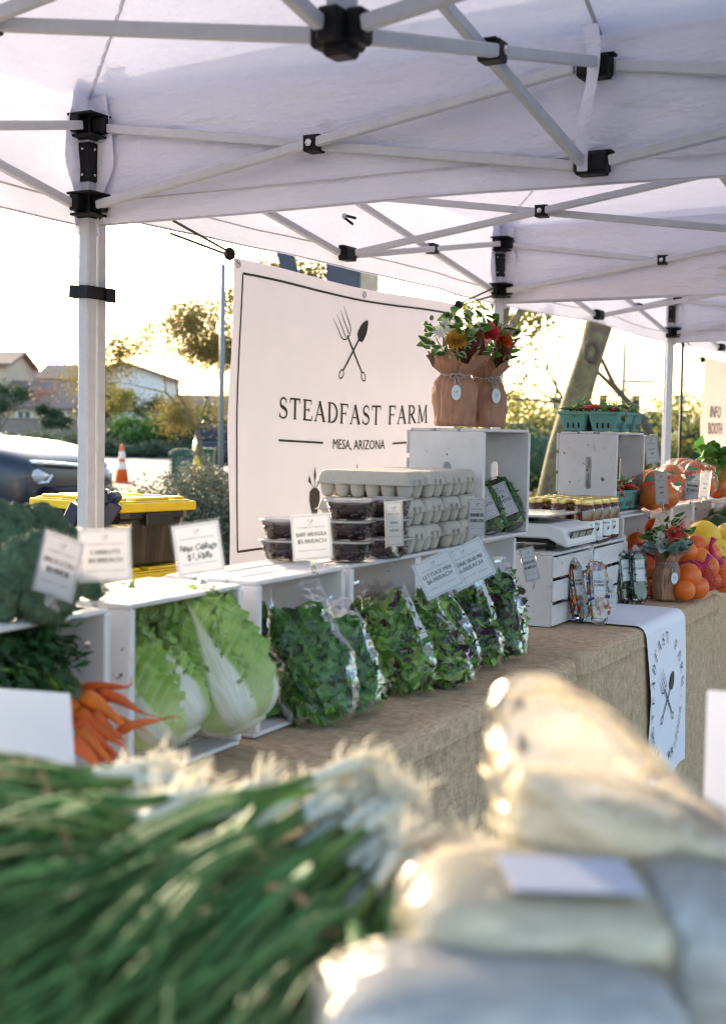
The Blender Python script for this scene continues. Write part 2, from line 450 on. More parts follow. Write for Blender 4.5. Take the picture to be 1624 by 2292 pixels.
def gable(mb_w, mb_r, x0, x1, y0, y1, eave, ridge, along='x', over=.4):
    mb_w.box(((x0 + x1) / 2, (y0 + y1) / 2, eave / 2), (x1 - x0, y1 - y0, eave))
    t = .18
    if along == 'x':
        ym = (y0 + y1) / 2
        for x in (x0, x1): mb_w.add([(x, y0, eave), (x, y1, eave), (x, ym, ridge)], [(0, 1, 2)])
        for s, ye in ((-1, y0 - over), (1, y1 + over)):
            k = (ridge - eave) / ((y1 - y0) / 2); ze = eave - k * over
            vs = [(x0 - over, ye, ze), (x1 + over, ye, ze), (x1 + over, ym, ridge), (x0 - over, ym, ridge)]
            mb_r.add(vs + [(a, c, z + t) for a, c, z in vs], [(0, 1, 2, 3), (7, 6, 5, 4), (0, 4, 5, 1), (1, 5, 6, 2), (2, 6, 7, 3), (3, 7, 4, 0)])
    else:
        xm = (x0 + x1) / 2
        for y in (y0, y1): mb_w.add([(x0, y, eave), (x1, y, eave), (xm, y, ridge)], [(0, 1, 2)])
        for s, xe in ((-1, x0 - over), (1, x1 + over)):
            k = (ridge - eave) / ((x1 - x0) / 2); ze = eave - k * over
            vs = [(xe, y0 - over, ze), (xe, y1 + over, ze), (xm, y1 + over, ridge), (xm, y0 - over, ridge)]
            mb_r.add(vs + [(a, c, z + t) for a, c, z in vs], [(0, 1, 2, 3), (7, 6, 5, 4), (0, 4, 5, 1), (1, 5, 6, 2), (2, 6, 7, 3), (3, 7, 4, 0)])
def window(parent, x, y, z, w, h):
    f = MB()
    for dx, dz, sx, sz in ((0, h / 2, w + .16, .1), (0, -h / 2, w + .16, .1), (-w / 2, 0, .1, h - .1), (w / 2, 0, .1, h - .1), (0, 0, .06, h - .1)):
        f.box((x + dx, y - .04, z + dz), (sx, .1, sz))
    fr = f.build('window', trim_w, parent)
    g = MB(); g.box((x, y - .01, z), (w - .1, .03, h - .1)); g.build('pane', glass_far, fr)
def house(label, px, d, parts, wins, wallm, chim=None):
    h = thing('house', label, 'house', ground(px, d), (0, 0, HEAD))
    w = MB(); r = MB()
    for p in parts: gable(w, r, *p)
    w.build('wall', wallm, h); rf = r.build('roof', tile_m, h)
    if chim:
        c = MB(); c.box(chim, (.6, .6, 1.2)); c.build('chimney', wallm, rf)
    for q in wins: window(h, *q)
    return h
# px/m at 95 m is 31.6
house('white two storey house with a gabled front and brown tiled roof', 275, 95,
      [(-2.7, 2.75, 0, 9, 4.95, 5.85, 'y'), (-6.2, -2.72, 1.5, 9, 4.7, 5.8, 'x')], [(.35, 0, 3.35, 1.0, 1.3), (-4.4, 1.5, 3.9, 1.1, .8)], stucco_w)
house('low house with a wide brown roof in front of the white gable', 90, 86,
      [(-4.2, 3.8, 0, 7, 2.55, 4.15, 'x')], [(-1.0, 0, 1.9, .9, .8), (1.2, 0, 1.9, .9, .8)], stucco_b)
house('tall beige house cut by the left edge of the picture', -45, 88,
      [(-2.6, 1.75, 0, 7, 5.3, 6.2, 'x')], [(.6, 0, 4.2, .9, 1.1)], stucco_b)
house('single storey house with brown roof right of the white gable', 440, 98,
      [(-3.6, 2.4, 0, 8, 2.5, 3.75, 'x')], [(-1.5, 0, 1.8, 1.0, .9)], stucco_w)
house('far house with brown roof behind the white gable house', 60, 125,
      [(-6, 4, 0, 8, 4.6, 6.4, 'x')], [(0, 0, 3.6, 1, 1)], stucco_b)

def cards(mb, n, cens, spread, size, rng, mi=0, flat=.7):
    for _ in range(n):
        c, rad = rng.choice(cens)
        p = Vector(c) + Vector((rng.gauss(0, 1), rng.gauss(0, 1), rng.gauss(0, flat))) * (rad * spread)
        s = size * rng.uniform(.5, 1.3)
        d = Vector((rng.uniform(-1, 1), rng.uniform(-1, 1), rng.uniform(-.8, .6))).normalized()
        x, y, z = frame(d)
        a = rng.uniform(0, 6.3); sd = x * math.cos(a) + y * math.sin(a)
        mb.add([p - d * s * .5, p + sd * s * .28, p + d * s * .5, p - sd * s * .28], [(0, 1, 2, 3)], mi, False)
def limb(mb, p, d, L, r, depth, rng, tips, n=6, spread=.6, up=.15):
    pts = [p.copy()]; rad = [r]; q = p.copy(); dd = d.normalized(); k = 4
    for i in range(k):
        dd = (dd + Vector((rng.gauss(0, .13), rng.gauss(0, .13), rng.gauss(0, .08) + up * .3))).normalized()
        q = q + dd * (L / k); pts.append(q.copy()); rad.append(r * (1 - .42 * (i + 1) / k))
    mb.tube(pts, rad, n)
    if depth <= 1: tips.append((pts[-1], L)); tips.append((pts[2], L))
    if depth == 0: return
    for _ in range(rng.choice((2, 3))):
        x, y, z = frame(dd); a = rng.uniform(0, 6.3)
        nd = (dd + (x * math.cos(a) + y * math.sin(a)) * rng.uniform(.4, 1) * spread * 1.3).normalized()
        limb(mb, q, nd, L * rng.uniform(.62, .85), rad[-1] * .75, depth - 1, rng, tips, max(4, n - 1), spread, up)
def tree(name, label, loc, seed, trunk_h, r, depth, nleaf, size, fol, bark, lean=(0, 0, 1), spread=.6, sp=.35, group=None, cat='tree', up=.15):
    rng = random.Random(seed)
    t = thing(name, label, cat, loc, (0, 0, 0), group)
    b = MB(); tips = []
    limb(b, Vector((0, 0, -.05)), Vector(lean), trunk_h, r, depth, rng, tips, 9, spread, up)
    b.build('trunk', bark, t)
    c = MB(); cards(c, nleaf, tips, sp, size, rng); c.build('crown', fol, t)
    return t
def shrub(name, label, loc, seed, rx, ry, rz, n, size, fol, group=None, cat='shrub', stems=True, rot=0):
    rng = random.Random(seed)
    t = thing(name, label, cat, loc, (0, 0, rot), group)
    cens = []
    for _ in range(max(8, int(n / 60))):
        a = rng.uniform(0, 6.28); u = rng.uniform(.0, 1) ** .5
        cens.append((Vector((math.cos(a) * rx * u, math.sin(a) * ry * u, rz * rng.uniform(.25, 1) * (1 - .35 * u * u))), min(rx, ry, rz) * rng.uniform(.5, 1)))
    c = MB(); cards(c, int(n * 1.7), cens, .30, size, rng)
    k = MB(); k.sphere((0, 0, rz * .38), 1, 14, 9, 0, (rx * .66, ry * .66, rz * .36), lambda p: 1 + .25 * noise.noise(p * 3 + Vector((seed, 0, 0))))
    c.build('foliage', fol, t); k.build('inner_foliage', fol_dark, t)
    if stems:
        s = MB()
        for i in range(5):
            a = i * 1.26; s.tube([(math.cos(a) * .05, math.sin(a) * .05, 0), (math.cos(a) * rx * .3, math.sin(a) * ry * .3, rz * .5)], [.03, .015], 5)
        s.build('stem', bark_d, t)
    return t

rt = CR.copy(); rt.z = 0; rt.normalize()
# airy backlit tree left of the banner
tree('palo_verde_tree', 'airy golden backlit tree with fine leaves left of the banner', ground(478, 30), 7, 1.45, .09, 5, 52000, .055, fol_gold, bark_pv, (-rt.x * .30, -rt.y * .30, 1), 1.1, .95, up=.05)
tree('palo_verde_tree', 'leafy golden tree showing above the top edge of the banner', ground(700, 34), 12, 2.1, .14, 4, 9000, .11, fol_gold, bark_pv, (.1, 0, 1), .75, .36)
# leaning mottled trunk and two more
tk = thing('leaning_tree', 'thick leaning mottled trunk behind the two tall crate stacks', 'tree', ground(1238, 16))
rng = random.Random(3); b = MB(); tips = []
pts = [Vector((0, 0, -.05)) - rt * .12, rt * -.03 + Vector((0, 0, .6)), rt * .07 + Vector((0, 0, 1.2)), rt * .26 + Vector((0, 0, 1.8)), rt * .43 + Vector((0, 0, 2.4)), rt * .58 + Vector((0, 0, 3.0)), rt * .72 + Vector((0, 0, 3.7))]
b.tube(pts, [.19, .16, .138, .165, .15, .18, .17], 16)
for d, L in ((rt * .7 + Vector((0, 0, 1)), 1.5), (rt * -.4 + Vector((0, 0, 1)), 1.4)): limb(b, pts[-1], d, L, .12, 3, rng, tips, 8, .7)
b.build('trunk', bark_pv, tk)
for q, s in ((pts[4] + Vector((0, 0, .02)) - Vector((0, 0, .05)), .085), (pts[3] - Vector((0, 0, .28)), .06)):
    back = (CP - (tk.location + q)); back.z = 0; back.normalize()
    kn = MB(); kn.lathe([(s * 1.25, 0), (s * 1.2, .03), (s * .85, .045), (s * .6, .02), (s * .2, -.02)], 12, 0, True, Matrix.Translation(q + back * .14) @ Matrix.Scale(1.5, 4, (0, 0, 1)) @ rotm(back).to_4x4())
    kn.build('knot', bark_d, tk)
c = MB(); cards(c, 6000, tips, .38, .10, rng); c.build('crown', fol_gold, tk)
tree('forked_tree', 'dark forked tree behind the second tent leg', ground(1060, 15), 21, 2.45, .12, 3, 3500, .10, fol_olive, bark_pv, (.02, 0, 1), .5)
tree('branching_tree', 'slim branching tree behind the far right tent leg', ground(1528, 21), 33, 1.9, .11, 4, 5200, .10, fol_yellow, bark_d, (-.06, 0, 1), .8)

# planting across the street, left
def mid(px, d): return ground(px, d)
tree('garden_tree', 'small dark tree against the tan wall left of the tent leg', mid(100, 70), 41, 1.0, .08, 3, 2600, .16, fol_dark, bark_d, (.05, 0, 1), .9, .4)
tree('garden_tree', 'dark tree half hidden by the near tent leg', mid(178, 71), 42, 1.15, .08, 3, 2600, .17, fol_dark, bark_d, (0, 0, 1), .9, .42)
tree('garden_tree', 'dark round tree between the tent leg and the cone', mid(243, 72), 43, 1.2, .08, 3, 2600, .17, fol_dark, bark_d, (0, 0, 1), .8, .42)
tree('garden_tree', 'olive tree with forked trunk below the white gable', mid(330, 70), 44, 1.15, .09, 3, 3000, .16, fol_olive, bark_d, (.1, 0, 1), .8, .4)
tree('garden_tree', 'dark tree at the left edge beside the beige house', mid(-8, 72), 45, 1.3, .08, 3, 2200, .17, fol_dark, bark_d, (0, 0, 1), .8, .42)
tree('garden_tree', 'dark olive tree left of the grey lamp pole', mid(450, 66), 46, 1.0, .08, 3, 2800, .16, fol_olive, bark_d, (0, 0, 1), .9, .42)
tree('yellow_tree', 'small yellow tree in front of the white gable', mid(277, 67), 47, 1.2, .06, 3, 1500, .14, fol_yellow, bark_d, (0, 0, 1), .5, .3)
tree('rust_tree', 'small leafless reddish tree before the low brown roof', mid(112, 78), 48, 1.6, .05, 3, 500, .12, fol_rust, bark_d, (0, 0, 1), .6, .3)
for i, (px, d, rx, rz, fol, lab) in enumerate((
        (250, 64, 1.0, 1.5, fol_dark, 'dark rounded shrub right of the near tent leg'),
        (300, 63, 1.1, 1.9, fol_green, 'bright green shrub left of the forked olive trunk'),
        (345, 64, 1.1, 2.1, fol_green, 'bright green tall shrub right of the forked olive trunk'),
        (385, 64, .9, 1.7, fol_green, 'bright green shrub above the green wire bin'),
        (415, 63, 1.0, 1.9, fol_dark, 'dark shrub behind the green wire bin'),
        (462, 62, 1.2, 2.0, fol_dark, 'dark shrub behind the lamp pole'),
        (90, 62, 2.0, 1.0, fol_olive, 'low wide olive shrub along the wall above the car hood'),
        (150, 61, 1.6, 1.0, fol_olive, 'low olive shrub touching the near tent leg above the car'),
        (18, 62, 1.5, 1.0, fol_olive, 'low olive shrub at the left edge above the car'))):
    shrub('shrub', lab, mid(px, d), 50 + i, rx, rx, rz, 1500, .17, fol, 'shrubs along the far side of the street')
hedge = shrub('clipped_hedge', 'long clipped hedge along the far kerb behind the cone', mid(310, 60.5), 70, 5.0, .6, .75, 3800, .14, fol_olive, cat='hedge', stems=False, rot=HEAD)
hedge2 = shrub('leafy_hedge', 'grey green leafy hedge behind the yellow lidded tote', ground(438, 11.5), 71, .62, .45, 1.06, 9000, .042, fol_grey, cat='hedge', rot=HEAD)
shrub('leafy_hedge', 'grey green hedge running behind the banner', ground(560, 11.9), 72, .75, .45, 1.0, 7000, .042, fol_grey, cat='hedge', rot=HEAD)
tk2 = [(1140, 30, 1.5, 2.2, fol_yellow, 'golden shrub right of the paper wrapped bouquets'), (1195, 33, 1.6, 2.35, fol_yellow, 'golden shrub just left of the leaning trunk'),
       (1255, 36, 1.5, 2.1, fol_olive, 'olive shrub behind the leaning trunk'), (1480, 34, 1.5, 2.7, fol_yellow, 'tall golden shrub left of the far right tent leg'),
       (1545, 30, 1.0, 2.2, fol_yellow, 'golden shrub right of the far right tent leg'), (1420, 40, 2.0, 1.9, fol_olive, 'olive shrub between the leaning trunk and far right leg'),
       (1340, 40, 2.0, 1.8, fol_yellow, 'golden shrub just right of the leaning trunk'), (1600, 38, 1.6, 2.8, fol_yellow, 'golden shrub behind the info banner')]
for i, (px, d, rx, rz, fol, lab) in enumerate(tk2):
    shrub('shrub', lab, ground(px, d), 80 + i, rx, rx, rz, 1700, .13, fol, 'sunlit shrubs behind the right half of the stall')
shrub('low_brush', 'dark green brush at the foot of the leaning trunk', ground(1215, 15.2), 95, .35, .35, .75, 1200, .06, fol_yellow)

# street furniture
lp = thing('lamp_post', 'plain grey lamp post beside the left edge of the banner', 'lamp post', ground(495, 24))
b = MB(); b.tube([(0, 0, 0), (0, 0, 4.3)], [.052, .045], 12); b.build('pole', mat('galvanised_grey', (.22, .24, .24), .5, .1, 10), lp)
b = MB(); b.box((0, 0, .01), (.2, .2, .02)); b.box((0, 0, .06), (.12, .12, .08)); b.build('base_plate', steel, lp)
cone_o = mat('cone_orange', (.72, .13, .02), .5, .06, 10)
cone_w = mat('cone_white_band', (.75, .73, .72), .4, .04, 10)
cn = thing('traffic_cone', 'orange and white traffic cone on the street behind the hedge', 'traffic cone', ground(274, 33))
b = MB(); rz = lambda z: .17 - .135 * z / .95
b.lathe([(rz(.03), .03), (rz(.95), .95), (rz(.95) * .8, .96)], 20, 0); b.build('cone_body', cone_o, cn)
b = MB(); b.box((0, 0, .02), (.42, .42, .04)); b.build('base', cone_o, cn, bevel=.01)
for z0, z1 in ((.34, .52), (.60, .78)):
    b = MB(); b.lathe([(rz(z0) + .004, z0), (rz(z1) + .004, z1)], 20, 0, cap=False); b.build('reflective_band', cone_w, cn)
wire_g = mat('green_wire', (.02, .09, .07), .5, .2, 20)
bn = thing('wire_bin', 'dark green wire mesh litter bin with arched top', 'litter bin', ground(409, 30), (0, 0, HEAD))
for i in range(19):
    x = -.26 + .52 * i / 18; b = MB(); arch = .82 + .10 * math.sqrt(max(0, 1 - (x / .27) ** 2))
    b.tube([(x, -.25, .05), (x, -.25, arch - .1), (x, -.15, arch), (x, .15, arch), (x, .25, arch - .1), (x, .25, .05)], .008, 5); b.build('wire', wire_g, bn)
b = MB()
for z in (.06, .3, .55, .78): b.tube([(-.27, -.26, z), (.27, -.26, z), (.27, .26, z), (-.27, .26, z), (-.27, -.26, z)], .012, 6)
b.build('hoop', wire_g, bn)
hy = thing('fire_hydrant', 'small yellow hydrant between the wire bin and dark box', 'hydrant', ground(441, 32))
b = MB(); b.lathe([(.13, 0), (.13, .05), (.09, .06), (.09, .48), (.12, .5), (.12, .54), (.09, .6), (.04, .68), (.03, .72)], 16); b.build('body', yellow_plastic, hy)
b = MB(); b.tube([(-.15, 0, .4), (.15, 0, .4)], .045, 10); b.build('nozzle', yellow_plastic, hy)
ub = thing('utility_box', 'dark green utility box right of the hydrant', 'utility box', ground(464, 33), (0, 0, HEAD))
b = MB(); b.box((0, 0, .42), (.36, .4, .84)); b.build('cabinet', wire_g, ub, bevel=.03)
b = MB(); b.box((0, 0, .86), (.40, .44, .06)); b.build('lid', wire_g, ub, bevel=.01)
st = mat('street_pole', (.30, .28, .25), .6, .1, 10)
for i, (px, d, top, arm, lab) in enumerate(((1391, 60, 5.6, 0, 'tall straight street pole between the crates and far right leg'), (1158, 70, 5.0, 2.2, 'curved street lamp right of the bouquets'),
                                       (1241, 75, 4.4, 0, 'plain street pole left of the leaning trunk'), (1205, 75, 3.5, 1.8, 'short curved street lamp behind the golden shrubs'), (1335, 80, 4.2, 3.0, 'signal mast with long arm right of the leaning trunk'))):
    p = thing('street_pole', lab, 'street pole', ground(px, d), (0, 0, HEAD))
    b = MB(); pts = [(0, 0, 0), (0, 0, top * .8), (0, 0, top)]
    if arm: pts = [(0, 0, 0), (0, 0, top * .7), (arm * .15, 0, top * .88), (arm * .5, 0, top * .98), (arm, 0, top)]
    b.tube(pts, [.10, .08, .075, .06, .05][:len(pts)], 8); b.build('mast', st, p)
    if arm: b = MB(); b.box((arm, 0, top - .03), (.5, .2, .1)); b.build('lamp_head', st, p)
    elif i == 0: b = MB(); b.box((.7, 0, top * .68), (1.2, .25, .12)); b.build('lamp_head', st, p)
sg_b = mat('blue_sign', (.03, .10, .22), .5, .1, 10)
for px, d, z, lab in ((1246, 68, 2.75, 'small blue and orange street sign left of the leaning trunk'), (1518, 66, 3.2, 'small pale street sign behind the far right tent leg')):
    s = thing('street_sign', lab, 'street sign', ground(px, d), (0, 0, HEAD))
    b = MB(); b.tube([(0, 0, 0), (0, 0, z)], .05, 8); b.build('post', st, s)
    b = MB(); b.box((0, -.08, z), (.55, .03, .5)); b.build('plate', sg_b if px < 1300 else cone_w, s)
    if px < 1300: b = MB(); b.box((.33, -.10, z - .02), (.28, .03, .32)); b.build('hand_panel', cone_o, s)
for px, lab in ((1418, 'dark traffic signal above the golden shrubs'), (1345, 'dark traffic signal just above the chili baskets')):
    s = thing('traffic_signal', lab, 'traffic signal', ground(px, 70), (0, 0, HEAD))
    b = MB(); b.tube([(0, 0, 0), (0, 0, 2.6)], .06, 8); b.build('post', st, s)
    b = MB(); b.box((0, -.1, 3.0), (.42, .25, 1.0)); hd = b.build('signal_head', mat('signal_dark', (.03, .035, .04), .5), s)
    for k in range(3): b = MB(); b.lathe([(.11, 0), (.13, .06), (.10, .03)], 12, 0, M=Matrix.Translation((0, -.23, 2.7 + .3 * k)) @ rotm((0, -1, 0)).to_4x4()); b.build('lens', dark_glass, hd)

# cars
car_paint = mat('dark_car_paint', (.010, .015, .028), .34, .1, 5, coat=.35)
chrome = mat('chrome', (.75, .75, .76), .12, .03, 10, metal=1)
lamp_clear = mat('headlamp_lens', (.45, .45, .47), .08, .1, 30, coat=1.0, spec=.8)
lamp_amber = mat('amber_lens', (.65, .20, .03), .12, .1, 30, coat=1.0)
rubber = mat('tyre_rubber', (.02, .02, .02), .85, .2, 30)
def car(label, loc, rz, paint, group=None):
    t = thing('parked_car', label, 'car', loc, (0, 0, rz), group)
    secs = [(-2.30, .70, .50, .92), (-2.15, .86, .36, 1.04), (-1.5, .93, .28, 1.10), (0, .94, .26, 1.12), (.75, .94, .26, 1.14), (1.2, .935, .27, 1.15), (1.7, .92, .28, 1.12), (2.0, .89, .30, 1.07), (2.2, .82, .33, 1.01), (2.31, .72, .37, .95), (2.37, .60, .42, .88)]
    b = MB(); vs = []; n = 14
    for x, w, zb, zt in secs:
        half = [(w * .82, zb), (w * .97, zb + .10), (w, zb + .28), (w * 1.0, zt - .26), (w * .985, zt - .12), (w * .92, zt - .035), (w * .70, zt + .02)]
        ring = half + [(-a, z) for a, z in reversed(half)]
        vs += [(x, a, z) for a, z in ring]
    k = len(secs)
    fs = [(i * n + j, i * n + (j + 1) % n, (i + 1) * n + (j + 1) % n, (i + 1) * n + j) for i in range(k - 1) for j in range(n)]
    fs += [tuple(range(n - 1, -1, -1)), tuple((k - 1) * n + j for j in range(n))]
    b.add(vs, [tuple(reversed(f)) for f in fs], 0, True); bd = b.build('body', paint, t)
    sd = bd.modifiers.new('smooth', 'SUBSURF'); sd.levels = sd.render_levels = 2
    g = MB(); vs = []
    for x, w, z in ((-2.1, .80, 1.06), (-1.75, .70, 1.55), (-.3, .70, 1.66), (.15, .68, 1.60), (1.0, .84, 1.14)):
        vs += [(x, -w, z), (x, w, z)]
    low = [(-2.0, -.86, 1.05), (-2.0, .86, 1.05), (1.02, -.86, 1.08), (1.02, .86, 1.08)]
    g.add(vs + low, [(0, 1, 3, 2), (2, 3, 5, 4), (4, 5, 7, 6), (6, 7, 9, 8), (0, 2, 4, 6, 8, 12, 10), (1, 11, 13, 9, 7, 5, 3)], 0, False)
    g.build('glasshouse', dark_glass, t)
    rf = MB(); rf.box((-.95, 0, 1.625), (1.5, 1.3, .06)); rf.build('roof', paint, t, bevel=.02)
    for x in (-1.45, 1.5):
        for s in (-1, 1):
            w = MB(); w.lathe([(.20, -.11), (.33, -.11), (.36, -.08), (.36, .08), (.33, .11), (.2, .11)], 24, 0, M=Matrix.Translation((x, s * .86, .36)) @ rotm((0, 1, 0)).to_4x4()); wh = w.build('wheel', rubber, t)
            w = MB(); w.lathe([(.0, .09), (.06, .10), (.2, .07), (.22, .02)], 20, 0, M=Matrix.Translation((x, s * .88, .36)) @ rotm((0, s, 0)).to_4x4(), cap=False); w.build('rim', chrome, wh)
    nose = lambda y: 2.375 - .05 * (abs(y) / .5) ** 2 - (.42 * max(0, abs(y) - .55) / .4 if abs(y) > .55 else 0)
    b = MB(); b.tube([(nose(y) + .012, y, .90 + .06 * abs(y)) for y in [i / 10 for i in range(-8, 9)]], .022, 8); b.build('chrome_bar', chrome, t)
    b = MB(); b.tube([(nose(y) - .01, y, .68) for y in [i / 10 for i in range(-5, 6)]], .14, 10, flat=.35); b.build('grille', black_plastic, t)
    for s in (-1, 1):
        b = MB(); b.tube([(nose(y) + .01, s * y, .79 + .05 * y) for y in (.42, .55, .65, .75, .82)], [.03, .07, .085, .08, .04], 10); hl = b.build('headlight', lamp_clear, t)
        b = MB(); b.tube([(nose(y) + .075, s * y, z) for y, z in ((.45, .83), (.5, .77), (.62, .76), (.78, .84))], .013, 6); b.build('light_strip', white_plastic, hl)
        b = MB(); b.tube([(2.02, s * .905, .88), (1.9, s * .93, .9)], .035, 8); b.build('marker_lamp', lamp_amber, hl)
    return t
fh = Vector((-math.sin(HEAD), math.cos(HEAD), 0))
cdir = (rt * .93 - fh * .36)
p = ground(135, 13.2); cz = math.atan2(cdir.y, cdir.x)
car('dark blue car nose with chrome strip behind the yellow lidded tote', p - cdir * 2.37, cz, car_paint).scale = (1.08, 1.08, 1.10)
silver = mat('silver_car_paint', (.35, .36, .38), .3, .1, 5, coat=1)
car('small dark car far behind the lamp post', ground(505, 40), HEAD + R(95), car_paint)
car('silver car far off right of the bouquets', ground(1190, 48), HEAD + R(20), silver)
car('pale car far off behind the far right tent leg', ground(1540, 40), HEAD + R(80), silver)
# dark navy pole sign seen above the banner
ns = thing('navy_sign_frame', 'dark navy steel sign frame rising above the banner top', 'sign frame', ground(770, 12), (0, 0, HEAD))
b = MB(); b.bar((-.43, 0, 0), (-.43, 0, 2.55), .15, .15); b.bar((-.43, 0, 2.5), (-.62, 0, 3.2), .15, .15); b.build('post', navy, ns, bevel=.01)
b = MB(); b.box((.02, 0, 2.72), (.40, .3, .62)); b.build('cabinet', navy, ns, bevel=.015)
b = MB(); b.box((.20, -.16, 2.70), (.16, .02, .20)); b.build('plate', mat('tan_plate', (.36, .30, .20), .5), ns, bevel=.008)
# ------------------------------------------------------------------ canopy tents
def tent(label, x0, x1, y0, y1, zl, zu, eave, val, peak, seed, loose=.02):
    cx, cy2 = (x0 + x1) / 2, (y0 + y1) / 2
    t = thing('canopy_tent', label, 'canopy tent', (cx, cy2, 0), (0, 0, 0), 'white canopy tents over the stall')
    x0 -= cx; x1 -= cx; y0 -= cy2; y1 -= cy2
    rng = random.Random(seed)
    cs = [(x0, y0), (x1, y0), (x1, y1), (x0, y1)]
    lm = MB(); lm.box((0, 0, (zl - .02) / 2 + .01), (.042, .042, zl - .02)); leg_me = lm.mesh('leg', metal_frame)
    um = MB(); um.box((0, 0, (zl + zu) / 2), (.036, .036, zu - zl)); up_me = um.mesh('upper_leg', metal_frame)
    fm = MB(); fm.box((0, 0, .006), (.11, .11, .012)); fm.box((0, 0, .03), (.06, .06, .04)); ft_me = fm.mesh('foot', steel)
    bm = MB(); bm.box((0, 0, 0), (.062, .062, .075)); bm.box((.045, 0, .005), (.05, .034, .05)); bm.box((0, .045, .005), (.034, .05, .05)); bm.box((.02, .02, .034), (.10, .10, .008)); bm.box((.02, .02, -.03), (.085, .085, .008))
    br_me = bm.mesh('corner_bracket', black_plastic)
    sm = MB(); sm.box((.0, 0, 0), (.050, .050, .12)); sl_me = sm.mesh('sleeve', black_plastic)
    bo = MB()
    for dz in (-.04, .04):
        for ax in (Vector((1, 0, 0)), Vector((0, -1, 0)), Vector((0, 1, 0)), Vector((-1, 0, 0))): bo.lathe([(.0055, 0), (.005, .004), (.0, .005)], 8, 0, M=Matrix.Translation(ax * .025 + Vector((0, 0, dz))) @ rotm(ax).to_4x4(), close=False)
    bo_me = bo.mesh('bolt', steel)
    for i, (x, y) in enumerate(cs):
        a = math.pi / 2 * i
        lg = inst('leg', leg_me, t, (x, y, 0), (0, 0, 0), bevel=.004)
        inst('upper_leg', up_me, lg); inst('foot', ft_me, lg)
        for z in (zl, zu): inst('corner_bracket', br_me, t, (x, y, z), (0, 0, a), bevel=.004)
        s = inst('sleeve', sl_me, t, (x, y, zu - .105), (0, 0, 0), bevel=.003); inst('bolt', bo_me, s)
    hb = MB(); hb.box((0, 0, 0), (.085, .045, .048)); hb.box((0, .0, .026), (.11, .03, .009)); hb.box((0, 0, -.026), (.075, .05, .007)); hub_me = hb.mesh('side_bracket', black_plastic)
    pn = MB(); pn.box((0, 0, 0), (.045, .052, .045)); pn.box((0, 0, .022), (.055, .04, .006)); pin_me = pn.mesh('pivot', black_plastic)
    nut = MB(); nut.lathe([(.011, 0), (.011, .006), (.006, .009), (0, .01)], 6, 0, False, M=Matrix.Translation((0, -.026, 0)) @ rotm((0, -1, 0)).to_4x4(), close=False); nut_me = nut.mesh('nut', steel)
    bars = {}
    def cross(a, b, off=.014):
        a = Vector((*a, 0)); b = Vector((*b, 0)); d = (b - a).normalized(); n = Vector((-d.y, d.x, 0)) * off
        a2, b2 = a + d * .05, b - d * .05
        for za, zb, s in ((zu, zl, 1), (zl, zu, -1)):
            q = MB(); q.bar(a2 + n * s + Vector((0, 0, za)), b2 + n * s + Vector((0, 0, zb)), .022, .027, 0); q.build('truss_bar', metal_frame, t, bevel=.003)
        p = inst('pivot', pin_me, t, (a + b) / 2 + Vector((0, 0, (zl + zu) / 2)), (0, 0, math.atan2(d.y, d.x)), bevel=.003); inst('nut', nut_me, p); inst('nut', nut_me, p, rot=(0, 0, math.pi))
    mids = []
    for i in range(4):
        a, b = cs[i], cs[(i + 1) % 4]; m = ((a[0] + b[0]) / 2, (a[1] + b[1]) / 2); mids.append(m)
        cross(a, m); cross(m, b)
        rz = math.atan2(b[1] - a[1], b[0] - a[0])
        for z in (zl, zu): inst('side_bracket', hub_me, t, (*m, z), (0, 0, rz), bevel=.004)
        cross(m, (0, 0))
    cb = MB(); cb.box((0, 0, 0), (.105, .044, .06)); cb.box((0, 0, 0), (.044, .105, .058)); cb.box((0, 0, -.036), (.05, .05, .024)); ch_me = cb.mesh('centre_hub', black_plastic)
    for z in (zl, zu): inst('centre_hub', ch_me, t, (0, 0, z), (0, 0, 0), bevel=.006)
    cp = MB(); cp.box((0, 0, (zl + peak - .03) / 2), (.042, .042, peak - .03 - zl)); cp.build('centre_post', metal_frame, t, bevel=.003)
    # roof cloth: pyramid with sag, tension wrinkles at the corners
    o = .03; X0, X1, Y0, Y1 = x0 - o, x1 + o, y0 - o, y1 + o
    def roof(u, v):
        x = X0 + (X1 - X0) * u; y = Y0 + (Y1 - Y0) * v
        a = abs(2 * u - 1); c = abs(2 * v - 1); k = max(a, c); h = 1 - k
        z = eave + (peak - eave) * (h - .22 * h * (1 - h) * (1 - .6 * (min(a, c) / max(k, 1e-4)) ** 4))
        # folds fanning out from each corner
        for sx in (-1, 1):
            for sy in (-1, 1):
                dx = (x - (X0 if sx < 0 else X1)) * -sx; dy = (y - (Y0 if sy < 0 else Y1)) * -sy
                rr = math.hypot(dx, dy)
                if rr < 1.3:
                    th = math.atan2(dy, dx)
                    z += .012 * math.sin(th * 11 + seed + sx * 2 + sy) * math.exp(-((rr - .4) / .42) ** 2) * min(1, h * 12)
        z += .010 * noise.noise(Vector((x * 1.7 + seed, y * 1.7, 0))) * min(1, h * 8)
        return (x, y, z)
    g = MB(); g.grid(roof, 72, 72); g.build('roof_cloth', canopy, t)
    for u0, v0 in ((0, 0), (1, 0), (1, 1), (0, 1), (.5, 1), (0, .5)):
        g = MB(); g.tube([Vector(roof(u0 + (.5 - u0) * k / 24, v0 + (.5 - v0) * k / 24)) - Vector((0, 0, .006)) for k in range(25)], .006, 6); g.build('roof_seam', seam_m if u0 + v0 in (1.5, .5) else canopy, t)
    g = MB(); per = [(X0, Y0), (X1, Y0), (X1, Y1), (X0, Y1)]
